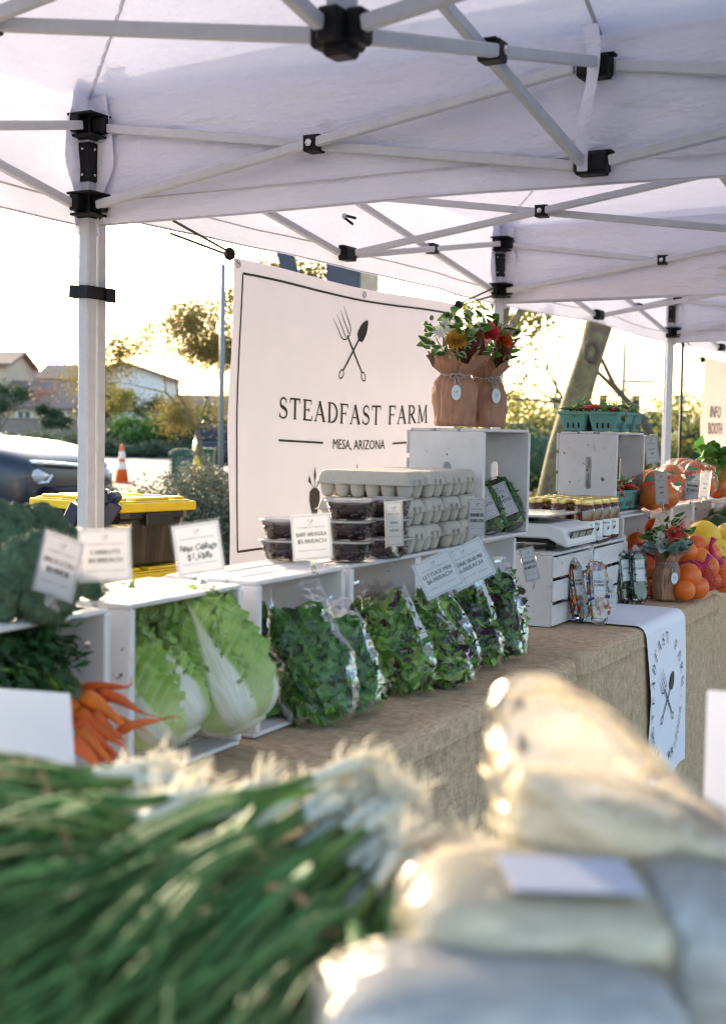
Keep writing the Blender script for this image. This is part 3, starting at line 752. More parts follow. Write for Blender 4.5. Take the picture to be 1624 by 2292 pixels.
    for i in range(4):
        a = Vector((*per[i], 0)); b = Vector((*per[(i + 1) % 4], 0)); d = (b - a).normalized(); nrm = Vector((d.y, -d.x, 0)); ln = (b - a).length
        def vf(u, v, a=a, b=b, nrm=nrm, ln=ln, i=i):
            p = a.lerp(b, u); e = min(1, min(u, 1 - u) * 12)
            bl = .035 * math.sin(v * math.pi * .8) * noise.noise(Vector((u * ln * 1.3, i * 7 + seed, v * .7))) * 2
            zz = eave + (val - eave) * v + loose * v * math.sin(u * math.pi) * (.6 + .8 * noise.noise(Vector((u * 3, seed + i, 0))))
            hem = .006 if .80 < v < .84 else 0
            off = (bl * e + hem + .018 * noise.noise(Vector((u * ln * 4, v * 1.5 + i, seed))) * v * e)
            return p + nrm * max(off, .0 if v < .75 else -.004) + Vector((0, 0, zz))
        vb = MB(); vb.grid(vf, 56, 12); va = vb.build('valance', canopy, t)
        for v1 in (.80, .985):
            sv = MB(); sv.grid(lambda u, v, v1=v1, nrm=nrm, vf=vf: vf(u, v1 + v * .012) - nrm * .004, 56, 1); sv.build('hem_stitch', seam_m, va)
        # reinforced corner pocket just inside the corner
        k = per[i]; sx = 1 if k[0] < 0 else -1; sy = 1 if k[1] < 0 else -1
        pk = MB()
        def pf(u, v, k=k, sx=sx, sy=sy):
            w = .10 * (.55 + .45 * math.sin(math.pi * min(1, v * 1.15 + .1))) * (1 + .12 * math.sin(v * 9 + seed))
            s = (u - .5) * 2; dx = .012 + max(0, s) * w; dy = .012 + max(0, -s) * w
            q = .010 * noise.noise(Vector((u * 3, v * 4, seed)))
            return (k[0] + sx * (dx + q + .004), k[1] + sy * (dy - q + .004), eave + .05 - v * (eave - zl + .14))
        pk.grid(pf, 16, 16); pk.build('corner_pocket', canopy, t)
    sp = MB(); m = mids[2]
    sp.grid(lambda u, v: (m[0] + (u - .5) * .04 * (1 - .35 * v) + .012 * math.sin(v * 5), m[1] - .05 + .012 * math.sin(v * 7 + u), eave - .0 - v * (.36)), 3, 12); sp.build('tie_strap', canopy, t)
    return t
T1 = dict(x0=-2.87, x1=.66, y0=.29, y1=3.27)
tent('near white canopy tent crossing the whole top of the picture', -2.84, .46, .76, 3.27, 2.065, 2.305, 2.40, 2.005, 3.25, 3)
tent('second white canopy tent above the banner and tall crates', -2.865, .62, 3.345, 6.52, 2.125, 2.365, 2.46, 2.06, 3.3, 9)
tent('third white canopy tent beyond the forked tree', -2.895, .6, 6.585, 9.72, 2.14, 2.38, 2.47, 2.07, 3.3, 14)
tent('farthest white canopy tent above the info banner', -2.95, .6, 9.84, 12.9, 2.14, 2.38, 2.47, 2.09, 3.3, 20)
for k, (x, y, z, lab) in enumerate(((-2.852, 3.302, 1.80, 'black strap tying the two near tent legs together'), (-2.88, 6.55, 1.82, 'black strap tying the tent legs right of the banner'))):
    s = MB(); pts = []
    for a, c in ((-.0375, -.0615), (.0375, -.0615), (.0375, .0615), (-.0375, .0615)): pts.append((a, c))
    vs = [(a * f, c * f, z2) for z2 in (-.020, .020) for f in (1.0, .93) for a, c in pts]
    s.add(vs, [(0, 1, 9, 8), (1, 2, 10, 9), (2, 3, 11, 10), (3, 0, 8, 11), (0, 4, 5, 1), (1, 5, 6, 2), (2, 6, 7, 3), (3, 7, 4, 0), (8, 9, 13, 12), (9, 10, 14, 13), (10, 11, 15, 14), (11, 8, 12, 15)])
    s.box((.041, .045, -.002), (.006, .045, .044))
    tag(s.build('strap', black_plastic, None, (x, y, z), (0, R(3), 0)), lab, 'strap')

hk = MB(); hk.tube([(0, 0, .03), (.012, 0, .034), (.018, 0, .02), (.012, 0, .0), (.0, 0, -.02), (.008, 0, -.036), (.02, 0, -.03)], .0042, 7)
tag(hk.build('hook', mat('white_nylon', (.75, .75, .75), .4), None, tuple(at_d(229, 464, 4.18)), (0, 0, HEAD)), 'small white hook hanging at the near tent corner bracket', 'hook')
ck_ = thing('spring_clamp', 'black spring clamp hanging from the second tent side frame', 'clamp', at_d(782, 490, 5.1), (0, R(25), HEAD))
for s in (-1, 1):
    b = MB(); b.bar((-.022, 0, s * .004), (.022, 0, s * .013), .022, .008); b.build('jaw', black_plastic, ck_, bevel=.002)
b = MB(); b.tube([(-.022, -.014, 0), (-.022, .014, 0)], .010, 10); b.build('spring', steel, ck_)

# ------------------------------------------------------------------ lettering drawn with strokes (serif capitals) and flat outlines
def stroke(mb, pts, w, mi=0, place=None):
    k = len(pts)
    if not hasattr(w, '__len__'): w = [w] * k
    vs = []
    for i in range(k):
        a = Vector(pts[max(i - 1, 0)]); b = Vector(pts[min(i + 1, k - 1)]); d = (b - a)
        d = d.normalized() if d.length else Vector((1, 0)); n = Vector((-d.y, d.x))
        p = Vector(pts[i]); vs += [p + n * w[i] / 2, p - n * w[i] / 2]
    mb.add([place(q.x, q.y) for q in vs], [(2 * i, 2 * i + 1, 2 * i + 3, 2 * i + 2) for i in range(k - 1)], mi)
def arc(cx, cy, rx, ry, a0, a1, n=12): return [(cx + rx * math.cos(R(a0 + (a1 - a0) * i / n)), cy + ry * math.sin(R(a0 + (a1 - a0) * i / n))) for i in range(n + 1)]
TH, TN = .125, .05
def serif(x, y, w=.24, h=.035): return ('s', [(x - w / 2, y), (x + w / 2, y)], h)
def G(ch):
    o = []
    def v(x, y0=.02, y1=.98, w=TH): o.append(('s', [(x, y0), (x, y1)], w))
    def ln(a, b, w): o.append(('s', [a, b], w))
    if ch == 'T': v(.36); o.append(serif(.36, .018)); ln((.02, .965), (.70, .965), TN + .02); ln((.04, .98), (.04, .76), TN); ln((.68, .98), (.68, .76), TN); W = .72
    elif ch in 'EF':
        v(.16); o.append(serif(.16, .018)); ln((.04, .972), (.60, .972), TN + .01); ln((.585, .98), (.585, .78), TN); ln((.16, .51), (.46, .51), TN); ln((.45, .60), (.45, .42), TN); W = .64
        if ch == 'E': ln((.04, .026), (.62, .026), TN + .01); ln((.61, .02), (.64, .24), TN); W = .68
    elif ch == 'A': ln((.08, .02), (.37, .98), TN + .01); ln((.35, 1.0), (.66, .02), TH + .02); ln((.18, .34), (.55, .34), TN); o.append(serif(.08, .018, .2)); o.append(serif(.66, .018)); W = .76
    elif ch == 'D': v(.16); o.append(('s', [(.04, .975), (.30, .975)] + arc(.30, .5, .38, .475, 90, -90, 16) + [(.04, .025)], [TN] * 2 + [TN + (TH - TN) * math.sin(math.pi * i / 16) ** 1 for i in range(17)] + [TN])); W = .74
    elif ch == 'R': v(.16); o.append(serif(.16, .018)); o.append(('s', [(.04, .975), (.28, .975)] + arc(.30, .74, .26, .235, 90, -90, 12) + [(.16, .505)], [TN] * 2 + [TN + (TH - TN) * math.sin(math.pi * i / 12) for i in range(13)] + [TN])); ln((.30, .51), (.66, .02), TH); o.append(serif(.68, .018, .16)); W = .74
    elif ch == 'M': ln((.12, .02), (.16, .98), TN + .01); ln((.15, .99), (.45, .05), TH); ln((.45, .05), (.76, .99), TN); ln((.76, .98), (.80, .02), TH); o.append(serif(.12, .018)); o.append(serif(.80, .018)); o.append(serif(.11, .98, .18)); o.append(serif(.80, .98, .18)); W = .92
    elif ch == 'S':
        p = arc(.30, .745, .20, .225, 40, 270, 14) + arc(.28, .26, .23, .235, 90, -150, 14)[1:]
        o.append(('s', p, [TN + .01 + (TH - TN) * math.exp(-((i - 14) / 6) ** 2) for i in range(len(p))])); ln((.46, .93), (.46, .72), TN); ln((.06, .26), (.06, .05), TN); W = .56
    else: W = .32
    return o, W
def write_serif(parent, m, txt, place, h, width=None, center=True, mi=0, track=.12):
    tot = sum(G(c)[1] for c in txt) + track * (len(txt) - 1)
    sx = (width / tot) if width else h
    x = -tot / 2 if center else 0
    for c in txt:
        st_, W = G(c); mb = MB()
        for _, pts, w in st_: stroke(mb, [((px_ + x) * sx, py_ * h) for px_, py_ in pts], [q * sx for q in w] if hasattr(w, '__len__') else w * sx, mi, place)
        if st_: mb.build('letter', m, parent)
        x += W + track
_fontcache = {}
def font_mesh(txt):
    if txt not in _fontcache:
        cu = bpy.data.curves.new('t', 'FONT'); cu.body = txt; cu.size = 1.0; cu.align_x = 'CENTER'; cu.resolution_u = 2
        o = bpy.data.objects.new('t', cu); COL.objects.link(o); bpy.context.view_layer.update()
        me = bpy.data.meshes.new_from_object(o.evaluated_get(bpy.context.evaluated_depsgraph_get()))
        vs = [(v.co.x, v.co.y) for v in me.vertices]; fs = [tuple(p.vertices) for p in me.polygons]
        bpy.data.objects.remove(o); bpy.data.curves.remove(cu); bpy.data.meshes.remove(me)
        _fontcache[txt] = (vs, fs)
    return _fontcache[txt]
def write_sans(mb, txt, place, h, width=None, mi=0, bold=0):
    vs, fs = font_mesh(txt)
    x0 = min(v[0] for v in vs); x1 = max(v[0] for v in vs); cx = (x0 + x1) / 2
    s = h / .72; sx = min(s, width / (x1 - x0)) if width else s
    for d in ((0, 0),) if not bold else ((0, 0), (bold, 0), (-bold, 0)):
        mb.add([place((x - cx) * sx + d[0] * h, y * s + d[1]) for x, y in vs], fs, mi)
def emblem(mb, place, s, mi=0):
    """crossed garden fork and shovel, 1 unit tall"""
    def stk(pts, w): stroke(mb, [(a * s, b * s) for a, b in pts], [q * s for q in w] if hasattr(w, '__len__') else w * s, mi, place)
    for sg in (-1, 1):
        d = Vector((sg * .62, .78)); n = Vector((.78, -sg * .62)); F = Vector((sg * .17, .17)); E = Vector((-sg * .25, -.33))
        pt = lambda a, o: tuple(F + d * a + n * o)
        stk([tuple(F), (sg * .02, -.01), (-sg * .13, -.19), tuple(E)], [.032, .036, .036, .030])
        if sg < 0:
            for o in (-.15, -.05, .05, .15): stk([pt(.07 if abs(o) > .08 else .0, o), pt(.20, o * 1.0), pt(.39, o * 1.12)], [.021, .019, .006])
            stk([pt(.08, -.15), pt(.01, -.12), pt(-.03, -.05), pt(-.03, .05), pt(.01, .12), pt(.08, .15)], .021)
        else:
            stk([pt(-.05, 0), pt(-.02, 0), pt(.04, 0), pt(.14, 0), pt(.23, 0), pt(.30, 0), pt(.335, 0)], [.05, .17, .20, .20, .15, .075, .01])
        g = [tuple(E + d * a + n * o) for a, o in ((0, 0), (-.03, .045), (-.10, .05), (-.145, .015), (-.145, -.015), (-.10, -.05), (-.03, -.045), (0, 0))]
        stk(g, .022)
def carrot_mark(mb, place, s, mi=0):
    P = place
    def stk(mb, pts, w, mi, P): stroke(mb, [(a * s * 1.5, b * s) for a, b in pts], [q * s for q in w] if hasattr(w, '__len__') else w * s, mi, P)
    stk(mb, [(0, .12), (0, .05), (0, -.12), (.0, -.34), (.01, -.52)], [.15, .34, .36, .2, .01], mi, P)
    for dx, h, w in ((0, .52, .075), (-.13, .36, .085), (.13, .36, .085)):
        stk(mb, [(0, .10), (dx * .6, .10 + (h - .10) * .35)], .016, mi, P)
        stk(mb, [(dx * .6, .10 + (h - .1) * .33), (dx * .95, .10 + (h - .1) * .6), (dx, h)], [.012, w, .008], mi, P)

# ------------------------------------------------------------------ main banner
BX, BY0, BY1, BZ0, BZ1 = -2.90, 4.15, 6.07, .86, 2.015
def bw(y, z):
    return .014 * math.sin(y * 2.2 + z) * math.sin((z - BZ0) / (BZ1 - BZ0) * 3.0) + .012 * noise.noise(Vector((y * 1.8, z * 1.5, 3)))
bn_ = thing('banner', 'large white cloth farm banner with crossed fork and shovel', 'banner', (BX, BY0, 0))
def bsag(y, z):
    u = (y - BY0) / (BY1 - BY0); return z - .010 * math.sin(u * math.pi) + .006 * math.sin(u * 9)
b = MB(); b.grid(lambda u, v: (bw(BY0 + u * (BY1 - BY0), BZ0 + v * (BZ1 - BZ0)), u * (BY1 - BY0) + .006 * math.sin(v * 11) * (1 - u), bsag(BY0 + u * (BY1 - BY0), BZ0 + v * (BZ1 - BZ0))), 60, 44); b.build('cloth', banner_cloth, bn_)
def bp(yc, zc, off=.003):
    return lambda a, c: (bw(BY0 + yc + a, zc + c) + off, yc + a, bsag(BY0 + yc + a, zc + c))
b = MB(); e = .052
for pts in ([(e, BZ1 - e), (1.92 - .012, BZ1 - e)], [(e, BZ1 - e), (e, BZ0 + e)], [(e, BZ0 + e), (1.908, BZ0 + e)], [(1.908, BZ1 - e), (1.908, BZ0 + e)]):
    k = 40; q = [(pts[0][0] + (pts[1][0] - pts[0][0]) * i / k, pts[0][1] + (pts[1][1] - pts[0][1]) * i / k) for i in range(k + 1)]
    stroke(b, q, .009, 0, bp(0, 0))
b.build('border_line', ink, bn_)
def bpix(px, py):
    q = at_x(px, py, BX); return q.y - BY0, q.z
b = MB(); y, z = bpix(788, 772); emblem(b, bp(y, z), .30); b.build('emblem', ink, bn_)
y0_, z0_ = bpix(628, 941); y1_, z1_ = bpix(949, 943); yh, zh = bpix(628, 893)
write_serif(bn_, ink, 'STEADFAST FARM', bp((y0_ + y1_) / 2, (z0_ + z1_) / 2), zh - z0_, y1_ - y0_)
b = MB(); ym, zm = bpix(800, 998); ya, za = bpix(735, 998); yb, zb = bpix(866, 998); _, zt = bpix(735, 975)
write_sans(b, 'MESA, ARIZONA', bp((ya + yb) / 2, zm), zt - zm, yb - ya, bold=.02); b.build('town_lettering', ink, bn_)
b = MB(); zc = (zm + zt) / 2
yl, _ = bpix(628, 988); stroke(b, [(yl, zc), (ya - .04, zc)], .009, 0, bp(0, 0)); stroke(b, [(yb + .03, zc), (yb + .03 + (ya - yl), zc)], .009, 0, bp(0, 0)); b.build('rule', ink, bn_)
for px, py in ((706, 1103), (797, 1088), (886, 1098)):
    y, z = bpix(px, py); b = MB(); carrot_mark(b, bp(y, z), .22); b.build('carrot_emblem', ink, bn_)
for yy, zz in ((.02, BZ1 - .02), (1.90, BZ1 - .02), (.98, BZ1 - .025)):
    b = MB(); b.lathe([(.006, 0), (.009, .003), (.014, .003), (.016, 0)], 14, 0, M=Matrix.Translation((bw(BY0 + yy, zz) + .002, yy, bsag(BY0 + yy, zz))) @ rotm((1, 0, 0)).to_4x4(), cap=False); b.build('grommet', steel, bn_)
bungee = mat('green_bungee', (.02, .16, .07), .7, .2, 200, col2=(.16, .02, .02), stretch=(1, 1, 1))
def cord(label, a, bq, mid_sag=.01):
    a = Vector(a); bq = Vector(bq)
    t = thing('bungee_cord', label, 'bungee cord', bq)
    for s in (-1, 1):
        m = MB(); L = [Vector((0, 0, 0)) + (a - bq) * (i / 8) + Vector((0, s * .006, s * .018 * (i / 8) + s * .005)) for i in range(9)]
        m.tube(L, .0045, 6); m.build('cord', bungee, t)
    m = MB(); m.sphere((0, 0, 0), .022, 10, 8, 0, (1, 1, 1.1)); m.build('ball', black_plastic, t)
    return t
c1 = Vector((BX + .01, BY0 + .02, BZ1 - .02)); c2 = Vector((BX + .01, BY0 + 1.90, BZ1 - .02))
k1 = cord('green bungee cord tying the banner to the near tent frame', at_x(385, 508, -2.88), c1 + Vector((0, -.06, .03)))
m = MB(); m.tube([(0, .02, -.005), (0, .05, -.02), (0, .062, -.032), (0, .045, -.03), (0, .02, .004)], .002, 5); m.build('hook', steel, k1)
k2 = cord('green bungee cord tying the banner to the second tent leg', (-2.86, 6.50, 2.13), c2 + Vector((0, .03, .02)))
# farther info banner
ib = thing('info_banner', 'peach lit white banner reading info booth at right edge', 'banner', (-2.93, 10.75, 0), (0, 0, 0))
b = MB(); b.grid(lambda u, v: (.02 * math.sin(u * 5) * math.sin(v * 3) + .01 * math.sin(v * 9), u * 1.7, .95 + v * 1.07), 24, 20); b.build('cloth', mat('sun_tinted_banner_cloth', (.80, .72, .66), .6, .04, 3, trans=.22, trcol=(.70, .55, .46)), ib)  # white cloth; the warm sun coming through is put into its peach colours
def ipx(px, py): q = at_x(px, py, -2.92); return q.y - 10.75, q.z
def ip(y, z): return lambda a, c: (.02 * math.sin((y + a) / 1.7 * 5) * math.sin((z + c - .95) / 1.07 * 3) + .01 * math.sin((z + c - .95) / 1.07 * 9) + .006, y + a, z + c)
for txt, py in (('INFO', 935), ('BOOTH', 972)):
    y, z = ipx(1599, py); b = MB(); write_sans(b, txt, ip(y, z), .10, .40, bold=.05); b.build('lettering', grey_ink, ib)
b = MB(); y, z = ipx(1630, 860); emblem(b, ip(y, z), .34); b.build('emblem', grey_ink, ib)
cord('dark bungee cord holding the info banner corner', (-2.93, 10.2, 2.1), (-2.93, 10.72, 2.0))
dc = MB(); dc.tube([(0, 0, 0), (0, .01, 1.0), (0, 0, 2.1)], .011, 6); tag(dc.build('hanging_cord', black_plastic, None, (-2.9, 10.05, 0.0)), 'thin black cord hanging down beside the far right tent leg', 'cord')
# ------------------------------------------------------------------ burlap covered tables
TA = R(2.4)
TZ = .755
def edge_x(y): return -1.24 - .042 * (y - 2.3)
def crate_x(y): return -1.495 - .046 * (y - 2.5)
def table(label, cloth_label, y0, y1, depth, seed, setback=0, fold=.020, xc=None):
    ym = (y0 + y1) / 2; L = y1 - y0
    c = Vector(((edge_x(ym) - setback - depth / 2) if xc is None else xc, ym, 0))
    t = thing('folding_table', label, 'table', c, (0, 0, TA if xc is None else 0))
    b = MB(); b.box((0, 0, TZ - .035), (depth - .03, L - .03, .035)); b.build('tabletop', white_plastic, t, bevel=.005)
    lm = MB()
    lm.tube([(0, 0, 0), (0, 0, TZ - .055)], .014, 8); me = lm.mesh('leg', steel)
    for sx in (-1, 1):
        for sy in (-1, 1): inst('leg', me, t, (sx * (depth / 2 - .1), sy * (L / 2 - .2), 0))
    k = thing('tablecloth', cloth_label, 'tablecloth', c, (0, 0, TA if xc is None else 0))
    hx, hy, r = depth / 2, L / 2, .05
    per = []
    def seg(ax, ay, bx, by, nx, ny, n):
        for i in range(n): u = i / n; per.append((ax + (bx - ax) * u, ay + (by - ay) * u, nx, ny))
    def cor(cx_, cy_, a0, n=7):
        for i in range(n): a = R(a0 + 90 * i / n); per.append((cx_ + r * math.cos(a), cy_ + r * math.sin(a), math.cos(a), math.sin(a)))
    seg(hx, -hy + r, hx, hy - r, 1, 0, 90); cor(hx - r, hy - r, 0); seg(hx - r, hy, -hx + r, hy, 0, 1, 40); cor(-hx + r, hy - r, 90)
    seg(-hx, hy - r, -hx, -hy + r, -1, 0, 60); cor(-hx + r, -hy + r, 180); seg(-hx + r, -hy, hx - r, -hy, 0, -1, 40); cor(hx - r, -hy + r, 270)
    prof = [(-.05, TZ), (-.028, TZ - .001), (-.012, TZ - .005), (-.003, TZ - .013), (.0, TZ - .026), (.001, TZ - .052), (.003, TZ - .056), (.0035, TZ - .060), (.0, TZ - .063)] + [(0, TZ - .09 - .66 * i / 16) for i in range(17)]
    n = len(per); vs = []
    for o, z in prof:
        dz = TZ - z
        for i, (x, y, nx, ny) in enumerate(per):
            s = (y if abs(nx) > .5 else x); g = min(1, max(0, (dz - .06) / .35))
            w = fold * g * (1.1 * noise.noise(Vector((s * 5.5 + seed, nx * 3 + ny * 5, dz * .9))) + .55 * math.sin(s * 15 + 3 * noise.noise(Vector((s * 2, seed, 0)))))
            w += .004 * noise.noise(Vector((s * 20, dz * 5, seed))) * g + .0025 * noise.noise(Vector((s * 9, seed, dz * 30)))
            corner = max(0, abs(nx * ny) * 2) * g * .035
            oo = o + w + corner + .012 * g
            vs.append((x + nx * oo, y + ny * oo, max(.006, z + .002 * noise.noise(Vector((x * 4, y * 4, seed))) * (1 if dz < .02 else 0))))
    fs = [(i * n + j, i * n + (j + 1) % n, (i + 1) * n + (j + 1) % n, (i + 1) * n + j) for i in range(len(prof) - 1) for j in range(n)]
    b = MB(); b.add(vs, [tuple(reversed(f)) for f in fs] + [tuple(range(n))], 0, True); b.build('cloth', burlap, k)
    return t
table('folding table under the near burlap cloth with bags of greens', 'near burlap tablecloth beneath the bags of greens', 1.45, 3.555, .78, 2)
table('folding table under the burlap cloth with the white runner', 'burlap tablecloth beneath the white printed runner', 3.60, 5.40, .80, 5)
table('folding table under the far burlap cloth beyond the oranges', 'far burlap tablecloth beyond the end of the runner table', 5.50, 7.40, .80, 8, .16)

# ------------------------------------------------------------------ white wooden crates
_cm = {}
def board(lx, ly, lz, m=None):
    key = ('b', round(lx, 4), round(ly, 4), round(lz, 4))
    if key not in _cm:
        b = MB(); b.box((0, 0, 0), (lx, ly, lz)); _cm[key] = b.mesh('slat', m or white_wood)
    return _cm[key]
def slot_panel(W, H, t):
    key = ('p', round(W, 4), round(H, 4))
    if key not in _cm:
        b = MB(); sw, sl, cyz = .012, .05, H * .02; n = 8
        hole = [(sl - 0 + sw * math.cos(R(-90 + 180 * i / n)), cyz + sw * math.sin(R(-90 + 180 * i / n))) for i in range(n + 1)] + [(-sl + sw * math.cos(R(90 + 180 * i / n)), cyz + sw * math.sin(R(90 + 180 * i / n))) for i in range(n + 1)]
        out = [(W / 2 if x > 0 else -W / 2, 0) for x, z in hole]; k = len(hole)
        out = []
        for i, (x, z) in enumerate(hole):
            a = math.atan2((z - cyz) * 2.2, x)
            q = Vector((math.cos(a), math.sin(a))); sc = min(W / 2 / max(abs(q.x), 1e-6), H / 2 / max(abs(q.y), 1e-6)); out.append((q.x * sc, q.y * sc))
        for ci in ((W / 2, H / 2), (-W / 2, H / 2), (-W / 2, -H / 2), (W / 2, -H / 2)):
            j = min(range(k), key=lambda i: (out[i][0] - ci[0]) ** 2 + (out[i][1] - ci[1]) ** 2); out[j] = ci
        vs = [(x, s * t / 2, z) for s in (-1, 1) for ring in (hole, out) for x, z in ring]
        fs = []
        for i in range(k):
            j = (i + 1) % k
            fs += [(i, j, k + j, k + i), (2 * k + j, 2 * k + i, 3 * k + i, 3 * k + j), (j, i, 2 * k + i, 2 * k + j), (k + i, k + j, 3 * k + j, 3 * k + i)]
        b.add(vs, fs, 0); _cm[key] = b.mesh('end_panel', white_panel)
    return _cm[key]
def crate(label, loc, L=.37, W=.3175, H=.24, mode='side', rz=TA, jitter=0, seed=0):
    """mode 'side': lies on a long side, open front; 'upright': mouth up; 'down': mouth down. loc = middle of the footprint's front lower edge"""
    rng = random.Random(seed + int(L * 1000) + len(label))
    t = thing('wooden_crate', label, 'crate', loc, (0, 0, rz + jitter), 'white wooden crates on the tables')
    if mode == 'side': M = Matrix.Translation((-H / 2, 0, W / 2)) @ Matrix.Rotation(R(90), 4, 'Y')
    elif mode == 'down': M = Matrix.Translation((-W / 2, 0, H / 2)) @ Matrix.Rotation(R(180), 4, 'Y')
    else: M = Matrix.Translation((-W / 2, 0, H / 2))
    def put(name, me, p, rot=(0, 0, 0)):
        o = inst(name, me, t, bevel=.0025); o.matrix_local = M @ Matrix.Translation(p) @ Matrix.Rotation(rot[2] if len(rot) > 2 else 0, 4, 'Z'); return o
    tp, ts = .016, .009
    for s in (-1, 1): put('end_panel', slot_panel(W - 2 * ts, H - ts, tp), (0, s * (L / 2 - tp / 2), ts / 2))
    ns = 3; hs = (H - ts) / ns
    for s in (-1, 1):
        for i in range(ns):
            put('side_slat', board(ts, L, hs - .010), (s * (W / 2 - ts / 2) + rng.uniform(-.0006, .0006), rng.uniform(-.002, .002), -H / 2 + ts + hs * (i + .5) + rng.uniform(-.002, .002)))
    nb = 4; wb = W / nb
    for i in range(nb): put('bottom_slat', board(wb - .012, L, ts), (-W / 2 + wb * (i + .5), rng.uniform(-.002, .002), -H / 2 + ts / 2))
    return t
TOP = TZ + .3175 + .003
def cl(y, z=TZ + .003, off=0): return (crate_x(y) - off, y, z)
crate('white crate at the left holding the broccoli on top', cl(1.565), .36)
crate('white open crate behind the napa cabbages', cl(1.982), .37, jitter=.01)
crate('white open crate behind the spinach bags', cl(2.41), .376)
crate('white open crate beneath the tubs of beets', cl(2.81), .362, jitter=-.008)
crate('white open crate beneath the egg cartons', cl(3.178), .362)
crate('white open crate under the tall crate with bouquets', cl(3.565, TZ + .003, .02), .385, jitter=.015)
crate('white open crate with two paper wrapped bouquets on top', cl(3.61, TOP, -.0), .37, jitter=-.01)
crate('white slatted crate carrying the scale', (-1.57, 4.25, TZ + .003), .41, mode='down')
crate('white slatted crate carrying the honey jars', (-1.585, 4.675, TZ + .003), .41, mode='down')
crate('white open crate below the chili basket crate', cl(5.125, TZ + .003, .02), .41)
crate('white open crate with turquoise chili baskets on and in it', cl(5.12, TOP, .053), .41, jitter=.008)
for i, lab in enumerate(('white open crate right of the pale pink panel under orange bags', 'second white open crate under the orange bags', 'third white open crate under the orange bags', 'fourth white open crate at the right edge above the dark squashes')):
    crate(lab, cl(5.60 + i * .41, TZ + .003, .05), .40)

# ------------------------------------------------------------------ price signs in clear sleeves with clips
clip_m = film('clear_clip_plastic', 1.8, .06, .10, crinkle=.05, cscale=40)
def sign(label, px, py, d, wpx, hpx, yaw, roll, lines, pitch=0, hand=False, clip=True, logo=True, big=.11, cat='price sign', group='price signs in clear sleeves'):
    w, h = wpx * d / FPX, hpx * d / FPX
    M = Matrix.Rotation(HEAD + R(yaw), 4, 'Z') @ Matrix.Rotation(R(pitch), 4, 'X') @ Matrix.Rotation(R(roll), 4, 'Y')
    t = thing('price_sign', label, cat, at_d(px, py, d), M.to_euler(), group)
    b = MB(); b.box((0, 0, 0), (w * .93, .0016, h * .93)); cd = b.build('card', paper, t)
    P = lambda a, c: (a, -.0016, c)
    b = MB(); a, c, lw = w * .43, h * .43, max(.0008, w * .008)
    for q in ([(-a, -c), (a, -c)], [(-a, c), (a, c)], [(-a, -c), (-a, c)], [(a, -c), (a, c)]): stroke(b, q, lw, 0, P)
    for zz in (.20, -.27):
        stroke(b, [(-w * .34, h * zz), (-w * .12, h * zz)], lw, 0, P); stroke(b, [(w * .12, h * zz), (w * .34, h * zz)], lw, 0, P)
    b.build('border', grey_ink, cd)
    b = MB()
    if logo: emblem(b, lambda x, z: P(x, z + h * .30), h * .13)
    write_sans(b, 'STEADFAST FARM', lambda x, z: P(x, z + h * .20 - .012 * h), h * .025, w * .5)
    write_sans(b, 'MESA, ARIZONA', lambda x, z: P(x, z - h * .275), h * .018, w * .22)
    b.build('logo', grey_ink, cd)
    b = MB()
    for i, s in enumerate(lines):
        if s.startswith('~'):      # handwriting too small to read in the photograph
            n_ = 26; L_ = w * .08 * len(s); stroke(b, [((k / n_ - .5) * L_ + .0, h * (.02 - .16 * i) + h * .035 * math.sin(k * 2.1 + len(s)) * math.sin(k * .7)) for k in range(n_ + 1)], max(.0010, w * .018), 0, P)
        elif hand:
            rg = random.Random(i + len(s)); sl_ = .18
            write_sans(b, s, lambda x, z, i=i: P(x + z * sl_ + .0007 * math.sin(x * 900), z * 1.2 - h * (.02 + .17 * i) + .0012 * math.sin(x * 500 + i)), h * big * .9, w * .74, bold=.05)
        else: write_sans(b, s, lambda x, z, i=i: P(x, z + h * (.02 - .14 * i)), h * big * .75, w * .72, bold=.04)
    b.build('lettering', ink, cd)
    b = MB(); b.add([(-w / 2, -.0028, -h / 2), (w / 2, -.0028, -h / 2), (w / 2, -.0028, h / 2), (-w / 2, -.0028, h / 2), (-w / 2, .0024, -h / 2), (w / 2, .0024, -h / 2), (w / 2, .0024, h / 2), (-w / 2, .0024, h / 2)], [(0, 1, 2, 3), (3, 2, 6, 7), (1, 5, 6, 2), (0, 3, 7, 4)]); b.build('sleeve', acrylic, t)
    if clip:
        b = MB(); b.box((0, -.006, -h * .52), (w * .16, .005, h * .16)); b.box((0, .004, -h * .56), (w * .13, .006, h * .2)); b.tube([(0, -.004, -h * .60), (0, .012, -h * .66), (0, .02, -h * .72)], [w * .05, w * .06, w * .05], 8)
        b.build('clip', clip_m, t)
    return t
sign('broccoli price sign tilted left beside the carrots sign', 133, 1268, 1.96, 112, 150, -22, 14, ('BROCCOLI', '$3.00/LB'), 0)
sign('carrots price sign in a wide clear sleeve', 236, 1243, 2.0, 122, 128, 8, -2.5, ('CARROTS', '$4.00/EACH'))
sign('napa cabbage price sign with handwritten lettering', 444, 1228, 2.42, 112, 122, 4, -9, ('Napa Cabbage', '$1.50/lb'), -8, True)
sign('baby arugula price sign in front of the beet tubs', 697, 1202, 2.83, 94, 110, 4, -5, ('BABY ARUGULA', '$5.00/EACH'), -5)
sign('narrow glaring price sign between beet tubs and egg cartons', 882, 1172, 3.02, 46, 108, -30, -6, ('~~~~~', '~~~~~~'), -5)
sign('egg price sign clipped before the egg cartons', 1066, 1158, 3.46, 42, 92, 12, 0, ('PASTURE RAISED EGGS', '$9.00/DOZEN'))
sign('lettuce mix price sign on the left of a tilted pair', 980, 1286, 2.98, 100, 92, 10, -25, ('LETTUCE MIX', '$6.00/EACH'), -12, clip=False, big=.13)
